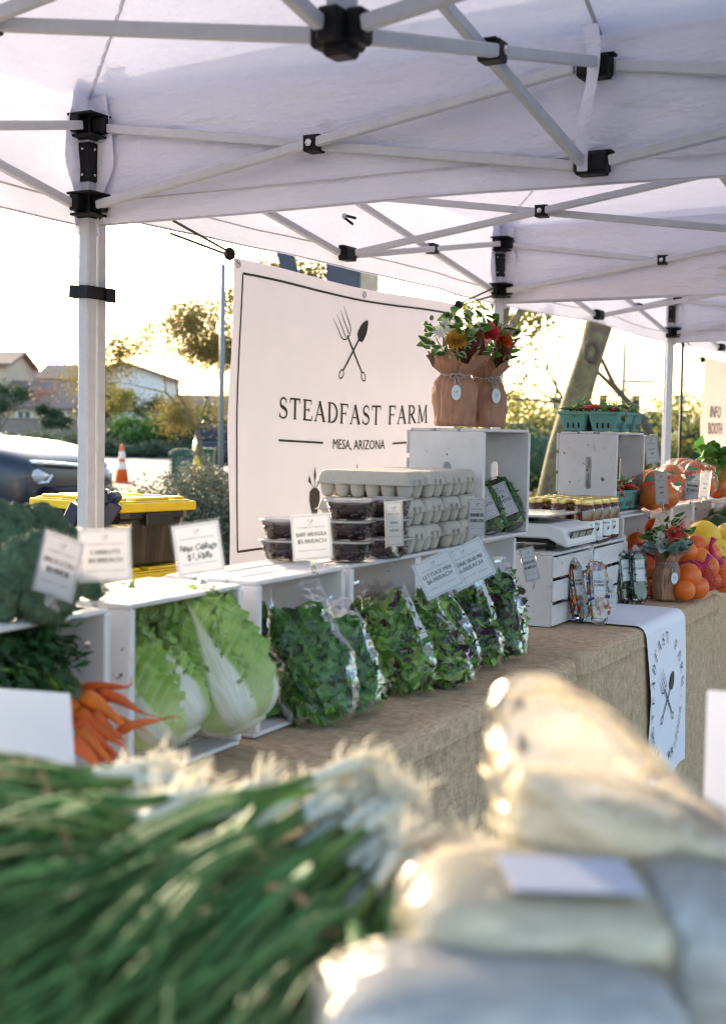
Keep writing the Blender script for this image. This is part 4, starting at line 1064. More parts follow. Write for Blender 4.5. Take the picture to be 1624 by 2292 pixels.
sign('seasonal salad mix price sign on the right of a tilted pair', 1047, 1263, 3.03, 108, 96, 10, -25, ('SEASONAL SALAD MIX', '$6.00/EACH'), -12, big=.13)
sign('shoots price sign dangling in front of the open crate', 1184, 1263, 3.66, 34, 82, 10, -14, ('SHOOTS', '$6.00/EACH'))
sign('price sign standing behind the edible flower packs', 1356, 1330, 4.52, 40, 74, 12, -10, ('FLOWERS', 'EACH'), -8, clip=False)
sign('handwritten shishito price sign on the chili crate corner', 1457, 1006, 4.92, 32, 66, 12, -8, ('~~~~~~', '~~~'), 0, True)
sign('slanted price sign in front of the first bag of oranges', 1479, 1092, 5.15, 30, 78, -20, -5, ('~~~~~', '~~~'), 0, True)
sign('handwritten lemon price sign before the far orange bags', 1547, 1088, 5.5, 36, 62, 14, 4, ('Ponderosa Lemon', '$3/each'), 0, True)
sign('handwritten price sign right of the lemon price sign', 1576, 1084, 5.65, 24, 62, 10, 5, ('~~~~~~', '~~~'), 0, True)

# ------------------------------------------------------------------ broccoli, carrots, cabbages
def broccoli(label, p, r, seed, tilt=(0, 0)):
    rng = random.Random(seed)
    t = thing('broccoli_head', label, 'broccoli', p, (abs(tilt[0]) * .8 + .25, abs(tilt[1]) * .7 + .2, 0), 'broccoli heads heaped on the left crate')
    b = MB()
    for k in range(15):
        a = k * 2.4 + seed; e = math.acos(1 - (k + .5) / 15 * .95)
        d = Vector((math.cos(a) * math.sin(e), math.sin(a) * math.sin(e), math.cos(e)))
        c = d * r * .58; rr = r * rng.uniform(.40, .50); of = Vector((rng.uniform(0, 50), seed, k))
        b.sphere(c, rr, 40, 26, 0, (1, 1, .92), lambda q, of=of: 1 + .13 * noise.noise(q * 2.6 + of) + .20 * abs(noise.noise(q * 6 + of)) + .12 * noise.noise(q * 13 + of))
    b.build('crown', broc, t)
    b = MB(); b.tube([(0, 0, -r * 1.15), (0, 0, -r * .4), (0, 0, r * .2)], [r * .24, r * .27, r * .45], 12); b.build('stem', broc_stem, t)
    return t
for i, (px, py, d, r, lab, tl) in enumerate((
        (78, 1284, 2.00, .062, 'large broccoli head left of the broccoli price sign', (.5, .4)), (84, 1192, 2.2, .050, 'broccoli head topmost of the heap beside the tent leg', (0, .2)),
        (8, 1195, 2.15, .055, 'broccoli head at the upper left edge', (.1, -.2)), (-30, 1300, 2.0, .06, 'broccoli head cut by the left edge of the picture', (.5, 0)),
        (22, 1338, 1.96, .044, 'smaller broccoli head low at the left edge', (.8, .1)), (112, 1340, 1.95, .046, 'broccoli head hanging lowest under the broccoli sign', (.9, .5)),
        (206, 1322, 2.22, .022, 'tiny broccoli floret head behind the carrots sign', (.3, .6)), (140, 1235, 2.26, .045, 'broccoli head partly hidden behind the broccoli sign', (.2, .3)))):
    broccoli(lab, at_d(px, py, d + .13), r * 1.05, 5 + i, tl)
def carrot(parent, a, c, r, rng):
    a = Vector(a); c = Vector(c); d = c - a; x, y, z = frame(d); n = 9; pts = []; rad = []
    k1, k2 = rng.uniform(-.06, .06) * d.length, rng.uniform(-.06, .06) * d.length
    for i in range(n + 1):
        u = i / n; pts.append(a + d * u + x * k1 * math.sin(u * 3) + y * k2 * math.sin(u * 4))
        rad.append(r * (.55 if i == 0 else 1) * (1 - .80 * u ** 1.5) * (1 + rng.uniform(-.07, .07)))
    b = MB(); b.tube(pts, rad, 12); o = b.build('carrot', carrot_m, parent)
    q = pts[-1]; b = MB(); w = [q]; dd = d.normalized()
    for i in range(3): dd = (dd + Vector((rng.gauss(0, .25), rng.gauss(0, .25), rng.gauss(-.02, .2)))).normalized(); w.append(w[-1] + dd * .012)
    b.tube(w, [rad[-1] * .9, .0014, .0010, .0006], 5); b.build('root_tip', carrot_m, o)
rng = random.Random(17)
cb0 = at_d(195, 1570, 2.16)
cbn = thing('carrot_bunch', 'bunch of orange carrots lying with tips to the right', 'carrots', cb0)
for (x0, y0, d0, x1, y1, d1, r) in ((175, 1548, 2.15, 284, 1534, 2.10, .0105), (186, 1556, 2.10, 276, 1622, 2.02, .0145), (220, 1556, 2.12, 318, 1588, 2.06, .0115), (176, 1592, 2.08, 268, 1668, 1.98, .015),
        (214, 1596, 2.06, 272, 1655, 1.99, .0115), (180, 1636, 2.03, 246, 1704, 1.95, .015), (262, 1640, 2.06, 364, 1606, 2.06, .0085), (170, 1614, 2.06, 262, 1692, 1.96, .012), (190, 1576, 2.14, 300, 1618, 2.10, .011),
        (200, 1664, 2.0, 262, 1712, 1.95, .013), (150, 1570, 2.1, 240, 1640, 2.06, .014), (160, 1660, 2.0, 230, 1730, 1.93, .013)):
    carrot(cbn, at_d(x0, y0, d0) - cb0, at_d(x1, y1, d1) - cb0, r, rng)
b = MB()
for k in range(9):
    q = at_d(rng.uniform(150, 190), rng.uniform(1545, 1590), 2.12) - cb0; e = at_d(rng.uniform(-40, 60), rng.uniform(1470, 1540), 2.05) - cb0
    b.tube([q, q.lerp(e, .4) + Vector((0, 0, .02)), e], [.003, .0025, .0015], 6)
b.build('stalks', leaf_b, cbn)
ct = thing('carrot_greens', 'dark feathery carrot tops heaped beneath the broccoli', 'carrot tops', at_d(80, 1500, 2.1))
b = MB(); rng = random.Random(8)
for k in range(330):
    o = at_d(rng.uniform(-90, 75), rng.uniform(1410, 1560), rng.uniform(2.06, 2.22)) - ct.location
    d = Vector((rng.uniform(-.3, 1), rng.uniform(-.6, .8), rng.uniform(-.8, .3))).normalized()
    for j in range(6): b.leaf(o + d * .016 * j, (d + Vector((rng.uniform(-1, 1), rng.uniform(-1, 1), rng.uniform(-1, .6))) * .9), (rng.uniform(-1, 1), rng.uniform(-1, 1), 1), .034, .013, .5, 0, 2)
fo = b.build('foliage', leaf_d, ct); fo['kind'] = 'stuff'

def napa_col(nt, u, v):
    du = _math(nt, 'ABSOLUTE', _math(nt, 'SUBTRACT', u, .5))
    iv = _math(nt, 'SUBTRACT', 1.0, v)
    w = _math(nt, 'ADD', _math(nt, 'MULTIPLY', _math(nt, 'POWER', iv, 1.9), .25), .014)
    tc = nt.nodes.new('ShaderNodeTexCoord'); nz = _noise(nt, tc.outputs['Object'], 60, 4)
    wj = _math(nt, 'ADD', w, _math(nt, 'MULTIPLY', _math(nt, 'SUBTRACT', nz, .5), .014))
    rib = nt.nodes.new('ShaderNodeMapRange'); rib.clamp = True; nt.links.new(_math(nt, 'SUBTRACT', du, wj), rib.inputs[0]); rib.inputs[1].default_value = .02; rib.inputs[2].default_value = -.02
    ph = _math(nt, 'MULTIPLY', _math(nt, 'SUBTRACT', v, _math(nt, 'MULTIPLY', du, .75)), 62)
    vein = nt.nodes.new('ShaderNodeMapRange'); vein.clamp = True; nt.links.new(_math(nt, 'SINE', _math(nt, 'ADD', ph, _math(nt, 'MULTIPLY', nz, 3))), vein.inputs[0]); vein.inputs[1].default_value = .80; vein.inputs[2].default_value = 1.0
    g = _mix(nt, (.23, .40, .07), (.42, .58, .17), _ramp(nt, _noise(nt, tc.outputs['Object'], 22, 4), .35, .7))
    g = _mix(nt, (.60, .68, .34), g, _ramp(nt, v, .02, .42))
    oi = nt.nodes.new('ShaderNodeObjectInfo'); hs = nt.nodes.new('ShaderNodeHueSaturation'); nt.links.new(_math(nt, 'ADD', _math(nt, 'MULTIPLY', oi.outputs['Random'], .55), .62), hs.inputs['Value']); nt.links.new(g, hs.inputs['Color']); g = hs.outputs[0]
    g = _mix(nt, g, (.58, .68, .36), _math(nt, 'MULTIPLY', vein.outputs[0], .6))
    mp = nt.nodes.new('ShaderNodeCombineXYZ'); nt.links.new(_math(nt, 'MULTIPLY', u, 70), mp.inputs[0]); nt.links.new(_math(nt, 'MULTIPLY', v, 3), mp.inputs[1]); st_ = _noise(nt, mp.outputs[0], 1.0, 3)
    ribc = _mix(nt, (.56, .60, .40), (.82, .82, .73), _ramp(nt, st_, .30, .56))
    ribc = _mix(nt, ribc, (.50, .60, .26), _math(nt, 'MULTIPLY', _ramp(nt, v, .30, .85), .6))
    c = _mix(nt, g, ribc, rib.outputs[0])
    h = _math(nt, 'ADD', _math(nt, 'MULTIPLY', rib.outputs[0], .8), _math(nt, 'ADD', _math(nt, 'MULTIPLY', _math(nt, 'MULTIPLY', vein.outputs[0], -.5), _math(nt, 'SUBTRACT', 1.0, rib.outputs[0])), _math(nt, 'ADD', _math(nt, 'MULTIPLY', nz, .8), _math(nt, 'MULTIPLY', st_, .7))))
    return c, h
napa_leaf = uvmat('napa_leaf', napa_col, .4, .22, .4, .7)
def napa(label, base, tip, rad, seed, twist=0.0, n_out=9, flare=1.0):
    base = Vector(base); tip = Vector(tip); ax = tip - base; L = ax.length
    t = thing('napa_cabbage', label, 'cabbage', base, rotm(ax).to_euler(), 'napa cabbages stacked in front of the crate')
    rng = random.Random(seed)
    cl_ = rotm(ax).transposed() @ (CP - base); acam = math.atan2(cl_.y, cl_.x)
    offs = [-.15, .95, -1.35, 2.2, -2.5, .35, -.8, 1.6, 3.1, -1.9, .1, 2.7, -3.0]
    for k in range(n_out + 4):
        inner = k >= n_out
        a0 = acam + twist + offs[k % 13]; half = R(rng.uniform(48, 62)) * (1.0 if not inner else .8); lay = 1 - .058 * (k if not inner else k + 1) + .06
        ll = L * (rng.uniform(.84, 1.06) if not inner else rng.uniform(.95, 1.15)); fl = rng.uniform(.3, 1.0) * flare; sd = rng.uniform(0, 99)
        def fn(u, v, a0=a0, half=half, lay=lay, ll=ll, fl=fl, sd=sd):
            s = (u - .5) * 2
            prof = (1 - ((v - .38) / .62) ** 2 * .46) * (1 - .40 * math.exp(-v / .05))
            wid = half * (.80 + .35 * math.sin(min(1, v * 1.1) * 2.4)) * (1 if v < .82 else math.sqrt(max(.02, 1 - ((v - .82) / .18) ** 2 * .62)))
            a = a0 + s * wid
            r = rad * lay * prof
            edge = abs(s) ** 2
            ruf = (edge + .35 * max(0, v - .8) * 5) * min(1, v * 1.6) * .014 * math.sin(v * 40 * (.4 + .6 * abs(s)) + sd + 5 * noise.noise(Vector((v * 6, s * 2, sd))))
            r += ruf + .05 * fl * max(0, v - .70) + .006 * noise.noise(Vector((s * 3, v * 8, sd))) * min(1, v * 2) + .026 * edge * v * fl
            r += .0035 * math.sin(v * 62 - abs(s) * 24) * min(1, v * 2) * min(1, max(0, abs(s) - .5 * (1 - v) ** 1.9) * 4)
            r += .009 * math.exp(-(s * 3.2) ** 2) * (1 - v)      # the rib stands proud
            z = ll * v - .03 * edge * v + (.010 * math.sin(s * 9 + sd) + .012 * noise.noise(Vector((s * 5, sd, 1)))) * max(0, v - .6) * 2.5
            return (r * math.cos(a), r * math.sin(a), z)
        b = MB(); b.grid(fn, 26, 40); b.build('leaf', napa_leaf, t)
    b = MB(); b.lathe([(rad * .1, -.012), (rad * .45, -.006), (rad * .52, .012), (rad * .4, .05)], 18, 0); b.build('cut_stem', onion_white, t)
    return t
p = at_h(405, 1648, TZ + .06); napa('napa cabbage in front with two white ribs beside the carrots', p, p + Vector((-.125, -.03, .20)), .088, 3, -.35)
p = at_h(548, 1622, TZ + .065); napa('napa cabbage on the right with the widest white base', p, p + Vector((-.125, -.02, .225)), .094, 6, .15)
p = at_d(372, 1480, 2.55); napa('napa cabbage at the back tucked inside the crate', p, p + Vector((-.14, -.02, .10)), .075, 9, .5)

# ------------------------------------------------------------------ bags of greens
def bag(label, px, py, hgt, w, dp, rz, lean, seed, mats_, leafsz, nleaf, lean_side=0, card=None, group='clear bags of salad greens leaning on the crates', name='bag_of_greens'):
    base = at_h(px, py, TZ + .004)
    t = thing(name, label, 'bag of greens', base, (Matrix.Rotation(rz, 4, 'Z') @ Matrix.Rotation(lean, 4, 'Y') @ Matrix.Rotation(lean_side, 4, 'X')).to_euler(), group)
    rng = random.Random(seed); fill = .80
    def dims(v):
        a = w / 2 * (.55 + .45 * min(1, v / .22) ** .55) * (1 - .30 * max(0, v - .45) / .55)
        if v < fill: d_ = dp / 2 * (.55 + .45 * min(1, v / .12) ** .6) * (1 - .35 * (v / fill) ** 2.5)
        else: d_ = dp / 2 * .65 * max(.05, 1 - (v - fill) / (1 - fill) * 1.25)
        return a, d_
    off = Vector((seed * 3.1, 0, 0))
    def surf(u, v, k=1.0, nz=1.0):
        a, d_ = dims(v); th = u * 2 * math.pi; c, s = math.cos(th), math.sin(th)
        y = a * math.copysign(abs(c) ** .75, c); x = d_ * math.copysign(abs(s) ** .85, s)
        q = Vector((x * 14, y * 14, v * hgt * 14)) + off
        n_ = .012 * noise.noise(q) + .006 * noise.noise(q * 2.4) + .0035 * noise.noise(q * 5.5)
        if v > fill: n_ *= .8; x += .022 * math.sin(y * 24 + seed) * (v - fill) / (1 - fill); 
        f = 1 + nz * n_ / max(.02, math.hypot(x, y))
        return Vector((x * f * k, y * f * k, v * hgt + (.012 * noise.noise(Vector((y * 12, seed, 3))) if v > .9 else 0)))
    g = MB(); g.grid(lambda u, v: surf(u, v), 44, 40, uv=False); g.build('film', bag_film, t)
    b = MB()
    b.grid(lambda u, v: surf(u, .05 + v * (fill - .07), .64 - .08 * v, .6), 20, 14, len(mats_), uv=False)
    wts = [m[1] for m in mats_]
    for _ in range(int(nleaf * 1.7)):
        u, v = rng.random(), .07 + rng.random() ** .9 * fill * .92
        p = surf(u, v, rng.uniform(.60, .78), .9); q1 = surf(u + .01, v) - surf(u, v); q2 = surf(u, v + .01) - surf(u, v)
        n_ = q1.cross(q2).normalized(); q1.normalize(); a = rng.uniform(0, 6.28)
        d = (q1 * math.cos(a) + q2.normalized() * math.sin(a) + n_ * rng.uniform(-.25, .0))
        s = leafsz * 1.15 * rng.uniform(.6, 1.3)
        b.leaf(p - d.normalized() * s * .5, d, n_ + Vector((rng.gauss(0, .4), rng.gauss(0, .4), rng.gauss(0, .4))), s, s * rng.uniform(.45, .7), rng.uniform(-.6, 1.4), rng.choices(range(len(mats_)), wts)[0], 3, rng.uniform(.0, .6), .06, rng=rng)
    lv = b.build('leaves', [m[0] for m in mats_] + [core_green], t); lv['kind'] = 'stuff'
    if card:
        u, v0, cw, ch = card; b = MB()
        def cf(a, c): return surf(u + (a - .5) * cw, v0 + (c - .5) * ch, 1.03, .4)
        b.grid(cf, 5, 8, 0); cdo = b.build('label_card', paper, t)
        b = MB()
        for q in (.12, .88): b.grid(lambda a, c, q=q: surf(u + (.1 + a * .8 - .5) * cw, v0 + (q + c * .012 - .5) * ch, 1.045, .4), 4, 1, 0)
        b.build('print', grey_ink, cdo)
    return t
SP = [(leaf_a, 6), (leaf_b, 1.2), (leaf_d, 2)]
LT = [(leaf_b, 4), (leaf_c, 2.5), (leaf_a, 3), (leaf_p, 1.6)]
SM = [(leaf_a, 3), (leaf_p, 3.2), (leaf_b, 2.5), (leaf_d, 1)]
bag('bag of spinach tucked behind, just right of the cabbages', 622, 1612, .29, .14, .085, R(-50), R(-12), 1, SP, .045, 300, R(13))
bag('large bag of spinach standing foremost beside the cabbages', 732, 1622, .305, .175, .11, R(-58), R(-12), 2, SP, .045, 400, R(15))
bag('bag of spinach behind the foremost spinach bag, on its right', 822, 1598, .275, .13, .09, R(-50), R(-12), 3, SP, .045, 330, R(18))
bag('shadowed salad bag at the back left of the lettuce bags', 868, 1540, .27, .13, .085, R(-40), R(-10), 4, LT, .05, 260, R(12))
bag('bag of pale lettuce mix with a white label, foremost of the salad bags', 930, 1553, .285, .145, .09, R(-55), R(-11), 5, LT, .055, 340, R(18), card=(.12, .60, .08, .36))
bag('bag of lettuce mix right of the foremost salad bag', 1030, 1537, .285, .125, .09, R(-52), R(-11), 6, LT, .055, 340, R(27))
bag('bag of dark salad mix wedged in the middle of the row', 1052, 1508, .275, .11, .08, R(-48), R(-10), 7, SM, .045, 280, R(24))
bag('bag of salad mix with label below the seasonal sign', 1094, 1494, .27, .105, .075, R(-48), R(-9), 8, SM, .045, 280, R(13), card=(.12, .66, .08, .40))
bag('bag of purple and green salad mix at the right end of the row', 1152, 1477, .29, .115, .085, R(-50), R(-9), 9, SM, .042, 330, R(11))

# ------------------------------------------------------------------ tubs of beets and egg cartons
def tub_proto():
    t = thing('deli_tub', 'x', 'tub', group='clear lidded tubs of dark beets')
    def rr(a, r, z, i): 
        k = (abs(math.cos(a)) ** 4 + abs(math.sin(a)) ** 4) ** -.25
        return r * k, z
    b = MB(); b.lathe([(.040, 0), (.046, .003), (.0585, .056), (.061, .058)], 32, 0, fn=rr, close=False); b.build('cup', crisp_film, t)
    b = MB(); b.lathe([(.062, .057), (.064, .059), (.063, .063), (.054, .064), (.052, .061), (.0, .0615)], 32, 0, fn=rr, cap=False); b.build('lid', frost, t)
    b = MB(); rg = random.Random(4); b.lathe([(.0, .004), (.042, .004), (.0545, .048), (.045, .053), (0, .054)], 24, 0, fn=lambda a, r, z, i: (rr(a, r, z, i)[0] * (1 + .06 * noise.noise(Vector((math.cos(a) * 4, math.sin(a) * 4, z * 60)))), z), cap=False)
    for _ in range(40):
        a = rg.uniform(0, 6.28); z = rg.uniform(.008, .048); r = .040 + .012 * z / .05; k = rr(a, r, z, 0)[0]
        b.sphere((k * math.cos(a), k * math.sin(a), z), rg.uniform(.006, .010), 7, 5)
    b.build('beets', beet, t)
    return t
tp_ = tub_proto(); n_t = 0
for (y, px, py, n, labs) in ((2.71, 780, 1246, 3, ('bottom', 'middle', 'top')), (2.845, 886, 1232, 3, ('bottom', 'middle', 'top')), (2.64, 640, 1246, 2, ('bottom', 'top'))):
    q = {780: Vector((-1.55, 2.70)), 886: Vector((-1.525, 2.842)), 640: Vector((-1.68, 2.63))}[px]
    for k in range(n):
        where = {780: 'the tub stack right of the arugula sign', 886: 'the tub stack next to the egg cartons', 640: 'the low tub stack left of the arugula sign'}[px]
        lab = 'clear tub of beets, %s of %s' % (labs[k], where)
        p = (q.x, q.y, TOP + .004 + k * .0475); rot = (0, 0, random.Random(px + k).uniform(-.12, .12) + .3)
        if n_t == 0: o = tp_; o.location = p; o.rotation_euler = rot; o['label'] = lab
        else: o = dup(tp_, None, p, rot, lab)
        o.scale = (.88, .88, .74)
        n_t += 1
def carton_proto():
    t = thing('egg_carton', 'x', 'egg carton', group='grey paper egg cartons stacked three high')
    L, W = .258, .110; H = .067
    b = MB()   # tray: two rows of six cups with pointed webs
    for i in range(6):
        for j in range(2):
            cx_, cy_ = -L / 2 + L / 12 + i * L / 6, -W / 4 + j * W / 2
            b.lathe([(.006, .0), (.013, .001), (.0175, .010), (.0205, .022), (.0215, .033)], 12, 0, M=Matrix.Translation((cx_, cy_, 0)), close=False)
    b.box((0, 0, .0345), (L + .008, W + .008, .003))
    b.build('tray', egg_pulp, t, bevel=.001)
    b = MB(); prof = [(1.02, .0365), (1.0, .040), (.97, .052), (.92, .0625), (.84, H)]
    def ring(k, z, n=12):
        hx, hy = L / 2 - (1 - k) * .09, W / 2 - (1 - k) * .09; r = .012
        out = []
        for cx_, cy_, a0 in ((hx - r, hy - r, 0), (-hx + r, hy - r, 90), (-hx + r, -hy + r, 180), (hx - r, -hy + r, 270)):
            for i in range(4): a = R(a0 + 30 * i); out.append((cx_ + r * math.cos(a), cy_ + r * math.sin(a), z))
        return out
    rings = [ring(k, z) for k, z in prof]; n = len(rings[0]); vs = [q for r in rings for q in r]
    b.add(vs, [(i * n + j, i * n + (j + 1) % n, (i + 1) * n + (j + 1) % n, (i + 1) * n + j) for i in range(len(rings) - 1) for j in range(n)] + [tuple((len(rings) - 1) * n + j for j in range(n))], 0, False)
    for y in (-.016, .016): b.box((L / 2 + .004, y, .040), (.008, .012, .016))
    lid = b.build('lid', egg_pulp, t, bevel=.002)
    # the stamped print
    b = MB(); sl_ = lambda x, z: (x, -(W / 2 - .0005) + (z - .042) * .42 - .0008, z)
    for txt, z, w in (('PACKED FOR: STEADFAST FARM', .055, .07), ('MESA, AZ', .0475, .028)): write_sans(b, txt, lambda x, zz, z=z: sl_(x - .055, z + zz), .0042, w)
    write_sans(b, 'KEEP REFRIGERATED', lambda x, zz: sl_(x + .06, .0455 + zz), .0038, .05)
    for k in range(3): stroke(b, [(.03, .0535 + k * .003), (.095, .0535 + k * .003)], .0013, 0, lambda x, z: sl_(x, z))
    for z, x0_, x1_ in ((-.014, -.08, .07), (.004, -.09, .09), (.020, -.05, .04)):
        for k in range(9): xa = x0_ + (x1_ - x0_) * k / 9; stroke(b, [(xa, z), (xa + (x1_ - x0_) * .075, z + .001)], .0022, 0, lambda x, z: (x, z, H + .0008))
    b.build('print', grey_ink, lid)
    return t
ec = carton_proto(); first = True
for lv in range(3):
    for k in range(4):
        y = 2.975 + k * .1165; rg = random.Random(lv * 9 + k)
        lab = 'grey egg carton, %s layer, %s of the row' % (('bottom', 'middle', 'top')[lv], ('nearest', 'second', 'third', 'farthest')[k])
        p = (crate_x(y) - .128 + rg.uniform(-.006, .006), y, TOP + .003 + lv * .0675); rot = (0, 0, TA + rg.uniform(-.035, .035))
        if first: o = ec; o.location = p; o.rotation_euler = rot; o['label'] = lab; first = False
        else: dup(ec, None, p, rot, lab)

# ------------------------------------------------------------------ paper wrapped bouquets
def varleaf(nt, u, v):
    du = _math(nt, 'ABSOLUTE', _math(nt, 'SUBTRACT', u, .5)); tc = nt.nodes.new('ShaderNodeTexCoord')
    nz = _noise(nt, tc.outputs['Object'], 160, 3)
    m = _ramp(nt, _math(nt, 'ADD', du, _math(nt, 'MULTIPLY', _math(nt, 'SUBTRACT', nz, .5), .3)), .30, .36)
    return _mix(nt, (.025, .085, .022), (.55, .58, .32), m), None
var_leaf = uvmat('variegated_leaf', varleaf, .4, .15)
petal_y = mat('yellow_petal', (.72, .40, .06), .6, .2, 40, trans=.2)
petal_o = mat('orange_petal', (.78, .14, .008), .6, .2, 40, trans=.2)
petal_w = mat('white_petal', (.72, .72, .68), .6, .06, 40, trans=.25)
petal_p = mat('coral_petal', (.75, .09, .09), .6, .2, 40, trans=.2)
berry_p = mat('pink_berry', (.70, .30, .24), .35, .15, 40, coat=.3)
berry_g = mat('green_berry', (.10, .22, .03), .35, .15, 40, coat=.3)
tag_m = mat('pale_blue_tag', (.62, .70, .74), .5, .04, 10)
def bouquet(label, loc, rz, seed, r=.056, h=.20, blooms=('y', 'w'), dusty=False):
    rng = random.Random(seed)
    t = thing('wrapped_bouquet', label, 'bouquet', loc, (0, 0, rz), 'bouquets wrapped in brown paper')
    prof = [(r * .90, .002), (r * 1.0, h * .05), (r * 1.10, h * .25), (r * 1.12, h * .45), (r * 1.0, h * .62), (r * .74, h * .715), (r * .70, h * .74), (r * .80, h * .78), (r * .98, h * .86), (r * 1.18, h * .93), (r * 1.38, h * .97)]
    P2 = []
    for i in range(len(prof) - 1):
        for k in range(4): a = k / 4; P2.append((prof[i][0] * (1 - a) + prof[i + 1][0] * a, prof[i][1] * (1 - a) + prof[i + 1][1] * a))
    P2.append(prof[-1])
    def fn(a, rr, z, i):
        u = z / h
        pl = noise.noise(Vector((math.cos(a) * 2.6, math.sin(a) * 2.6, u * 2.0 + seed)))
        pl2 = abs(noise.noise(Vector((math.cos(a) * 4.2 + 9, math.sin(a) * 4.2, u * 2.3 + seed))))
        neck = math.exp(-((u - .73) / .16) ** 2)
        k = 1 + .09 * pl - .24 * pl2 * (1 if u > .12 else u / .12) - .06 * neck * math.sin(a * 17 + seed) - .09 * abs(noise.noise(Vector((math.cos(a) * 7, math.sin(a) * 7, u * 7 + seed))))
        zz = z
        if u > .76: w_ = (u - .76) / .21; k += .13 * w_ * math.sin(a * 5 + seed + pl * 3) + .07 * w_ * math.sin(a * 11 + seed * 3); zz += h * (.065 * w_ * math.sin(a * 4 + seed * 2) + .05 * w_ * math.sin(a * 7 + seed) + .03 * w_ * math.sin(a * 13))
        return rr * k, zz
    b = MB(); b.lathe(P2, 72, 0, fn=fn, close=False); b.build('paper_wrap', kraft, t)
    b = MB(); q = [(r * .735 * (1 + .03 * math.sin(i * 1.9)) * math.cos(i * math.pi / 16), r * .735 * (1 + .03 * math.sin(i * 1.9)) * math.sin(i * math.pi / 16), h * .725 + .002 * math.sin(i)) for i in range(33)]
    b.tube(q, .0019, 6)
    fa = R(-62); fx, fy = math.cos(fa), math.sin(fa); tx, ty = -fy, fx
    def fp(o, s, z): return (fx * (r * .76 + o) + tx * s, fy * (r * .76 + o) + ty * s, h * .725 + z)
    for L in ([(.002, 0, 0), (.012, .014, .006), (.014, .022, -.008), (.010, .010, -.012), (.002, 0, 0)], [(.002, 0, 0), (.012, -.012, .004), (.014, -.018, -.010), (.010, -.008, -.012), (.002, 0, 0)], [(.002, 0, 0), (.016, .008, -.020), (.024, .014, -.045)], [(.002, 0, 0), (.016, -.004, -.025), (.024, .004, -.06)]):
        b.tube([fp(*c) for c in L], .0018, 5)
    b.build('twine', twine_m, t)
    b = MB(); c = Vector(fp(.030, .000, -.052)); b.lathe([(.0, 0), (.019, 0), (.019, .0012), (0, .0012)], 22, 0, False, Matrix.Translation(c) @ rotm((fx, fy, .05)).to_4x4() @ Matrix.Diagonal((.72, 1.15, 1, 1)), cap=False); tg = b.build('paper_tag', tag_m, t)
    b = MB(); Mx = Matrix.Translation(c + Vector((fx, fy, 0)) * .0018) @ Matrix((( tx, 0, fx, 0), (ty, 0, fy, 0), (0, 1, 0, 0), (0, 0, 0, 1)))
    emblem(b, lambda x, z: tuple(Mx @ Vector((x, z, 0))), .014); b.build('tag_emblem', ink, tg)
    # foliage and flowers above the neck
    lm = MB(); lm.leaf((0, 0, 0), (0, 0, 1), (0, -1, 0), .040, .021, .5, 0, 5, .25, .02); lme = lm.mesh('leaf', var_leaf)
    lm = MB(); lm.leaf((0, 0, 0), (0, 0, 1), (0, -1, 0), .045, .022, .6, 0, 5, .3); lgr = lm.mesh('leaf', leaf_a)
    lm = MB(); lm.leaf((0, 0, 0), (0, 0, 1), (0, -1, 0), .12, .05, .5, 0, 7, .3); lbr = lm.mesh('bronze_leaf', leaf_brown)
    lm = MB(); lm.leaf((0, 0, 0), (0, 0, 1), (0, -1, 0), .085, .055, .7, 0, 8, .25, .09, .9); lds = lm.mesh('dusty_leaf', leaf_dusty)
    def orient(o, d, roll=0): o.rotation_euler = (rotm(d).to_4x4() @ Matrix.Rotation(roll, 4, 'Z')).to_euler()
    top = h * .95
    b = MB()
    for k in range(14):
        a = rng.uniform(0, 6.28); e = rng.uniform(.2, .9); b.tube([(0, 0, h * .5), (math.cos(a) * r * e * .6, math.sin(a) * r * e * .6, top), (math.cos(a) * r * 1.5 * e, math.sin(a) * r * 1.5 * e, top + .06)], .0016, 5)
    b.build('stems', leaf_b, t)
    for k in range(74):
        a = rng.uniform(0, 6.28); e = rng.uniform(.25, 1.35)
        o = inst('leaf', lme if rng.random() < .62 else lgr, t, (math.cos(a) * r * e, math.sin(a) * r * e, top + rng.uniform(.0, .115) * (1.4 - e * .5)), scale=rng.uniform(.8, 1.25))
        orient(o, (math.cos(a) * e + rng.gauss(0, .5), math.sin(a) * e + rng.gauss(0, .5), rng.uniform(-.5, .9)), rng.uniform(0, 6))
    if not dusty:
        for k in range(2):
            o = inst('bronze_leaf', lbr, t, (fx * r * .3 + tx * (.03 + .02 * k), fy * r * .3 + ty * (.03 + .02 * k), top - .02)); orient(o, (fx * .25 + tx * .15 * k, fy * .25, 1), rng.uniform(2, 4))
    else:
        for k in range(9):
            a = fa + rng.uniform(-1.9, .7); o = inst('dusty_leaf', lds, t, (math.cos(a) * r * .7, math.sin(a) * r * .7, top + rng.uniform(-.01, .02)), scale=rng.uniform(.85, 1.15)); orient(o, (math.cos(a), math.sin(a), rng.uniform(.0, .9)), rng.uniform(0, 6))
    def bloom(name, m, R_, n, rows, p, d):
        b = MB()
        for j in range(rows):
            el = .25 + 1.1 * j / max(1, rows)
            for i in range(n - j):
                a = 2 * math.pi * (i + j * .5) / (n - j); dd = Vector((math.cos(a) * math.cos(el), math.sin(a) * math.cos(el), math.sin(el)))
                b.leaf(dd * R_ * .08, dd, (-math.cos(a) * math.sin(el), -math.sin(a) * math.sin(el), math.cos(el)), R_ * (1 - .10 * j), R_ * .34, -.3, 0, 3, .3)
        o = b.build(name, m, t, p); orient(o, d); return o
    def spot(a, e, z): return (math.cos(a) * r * e, math.sin(a) * r * e, top + z)
    cam_a = fa
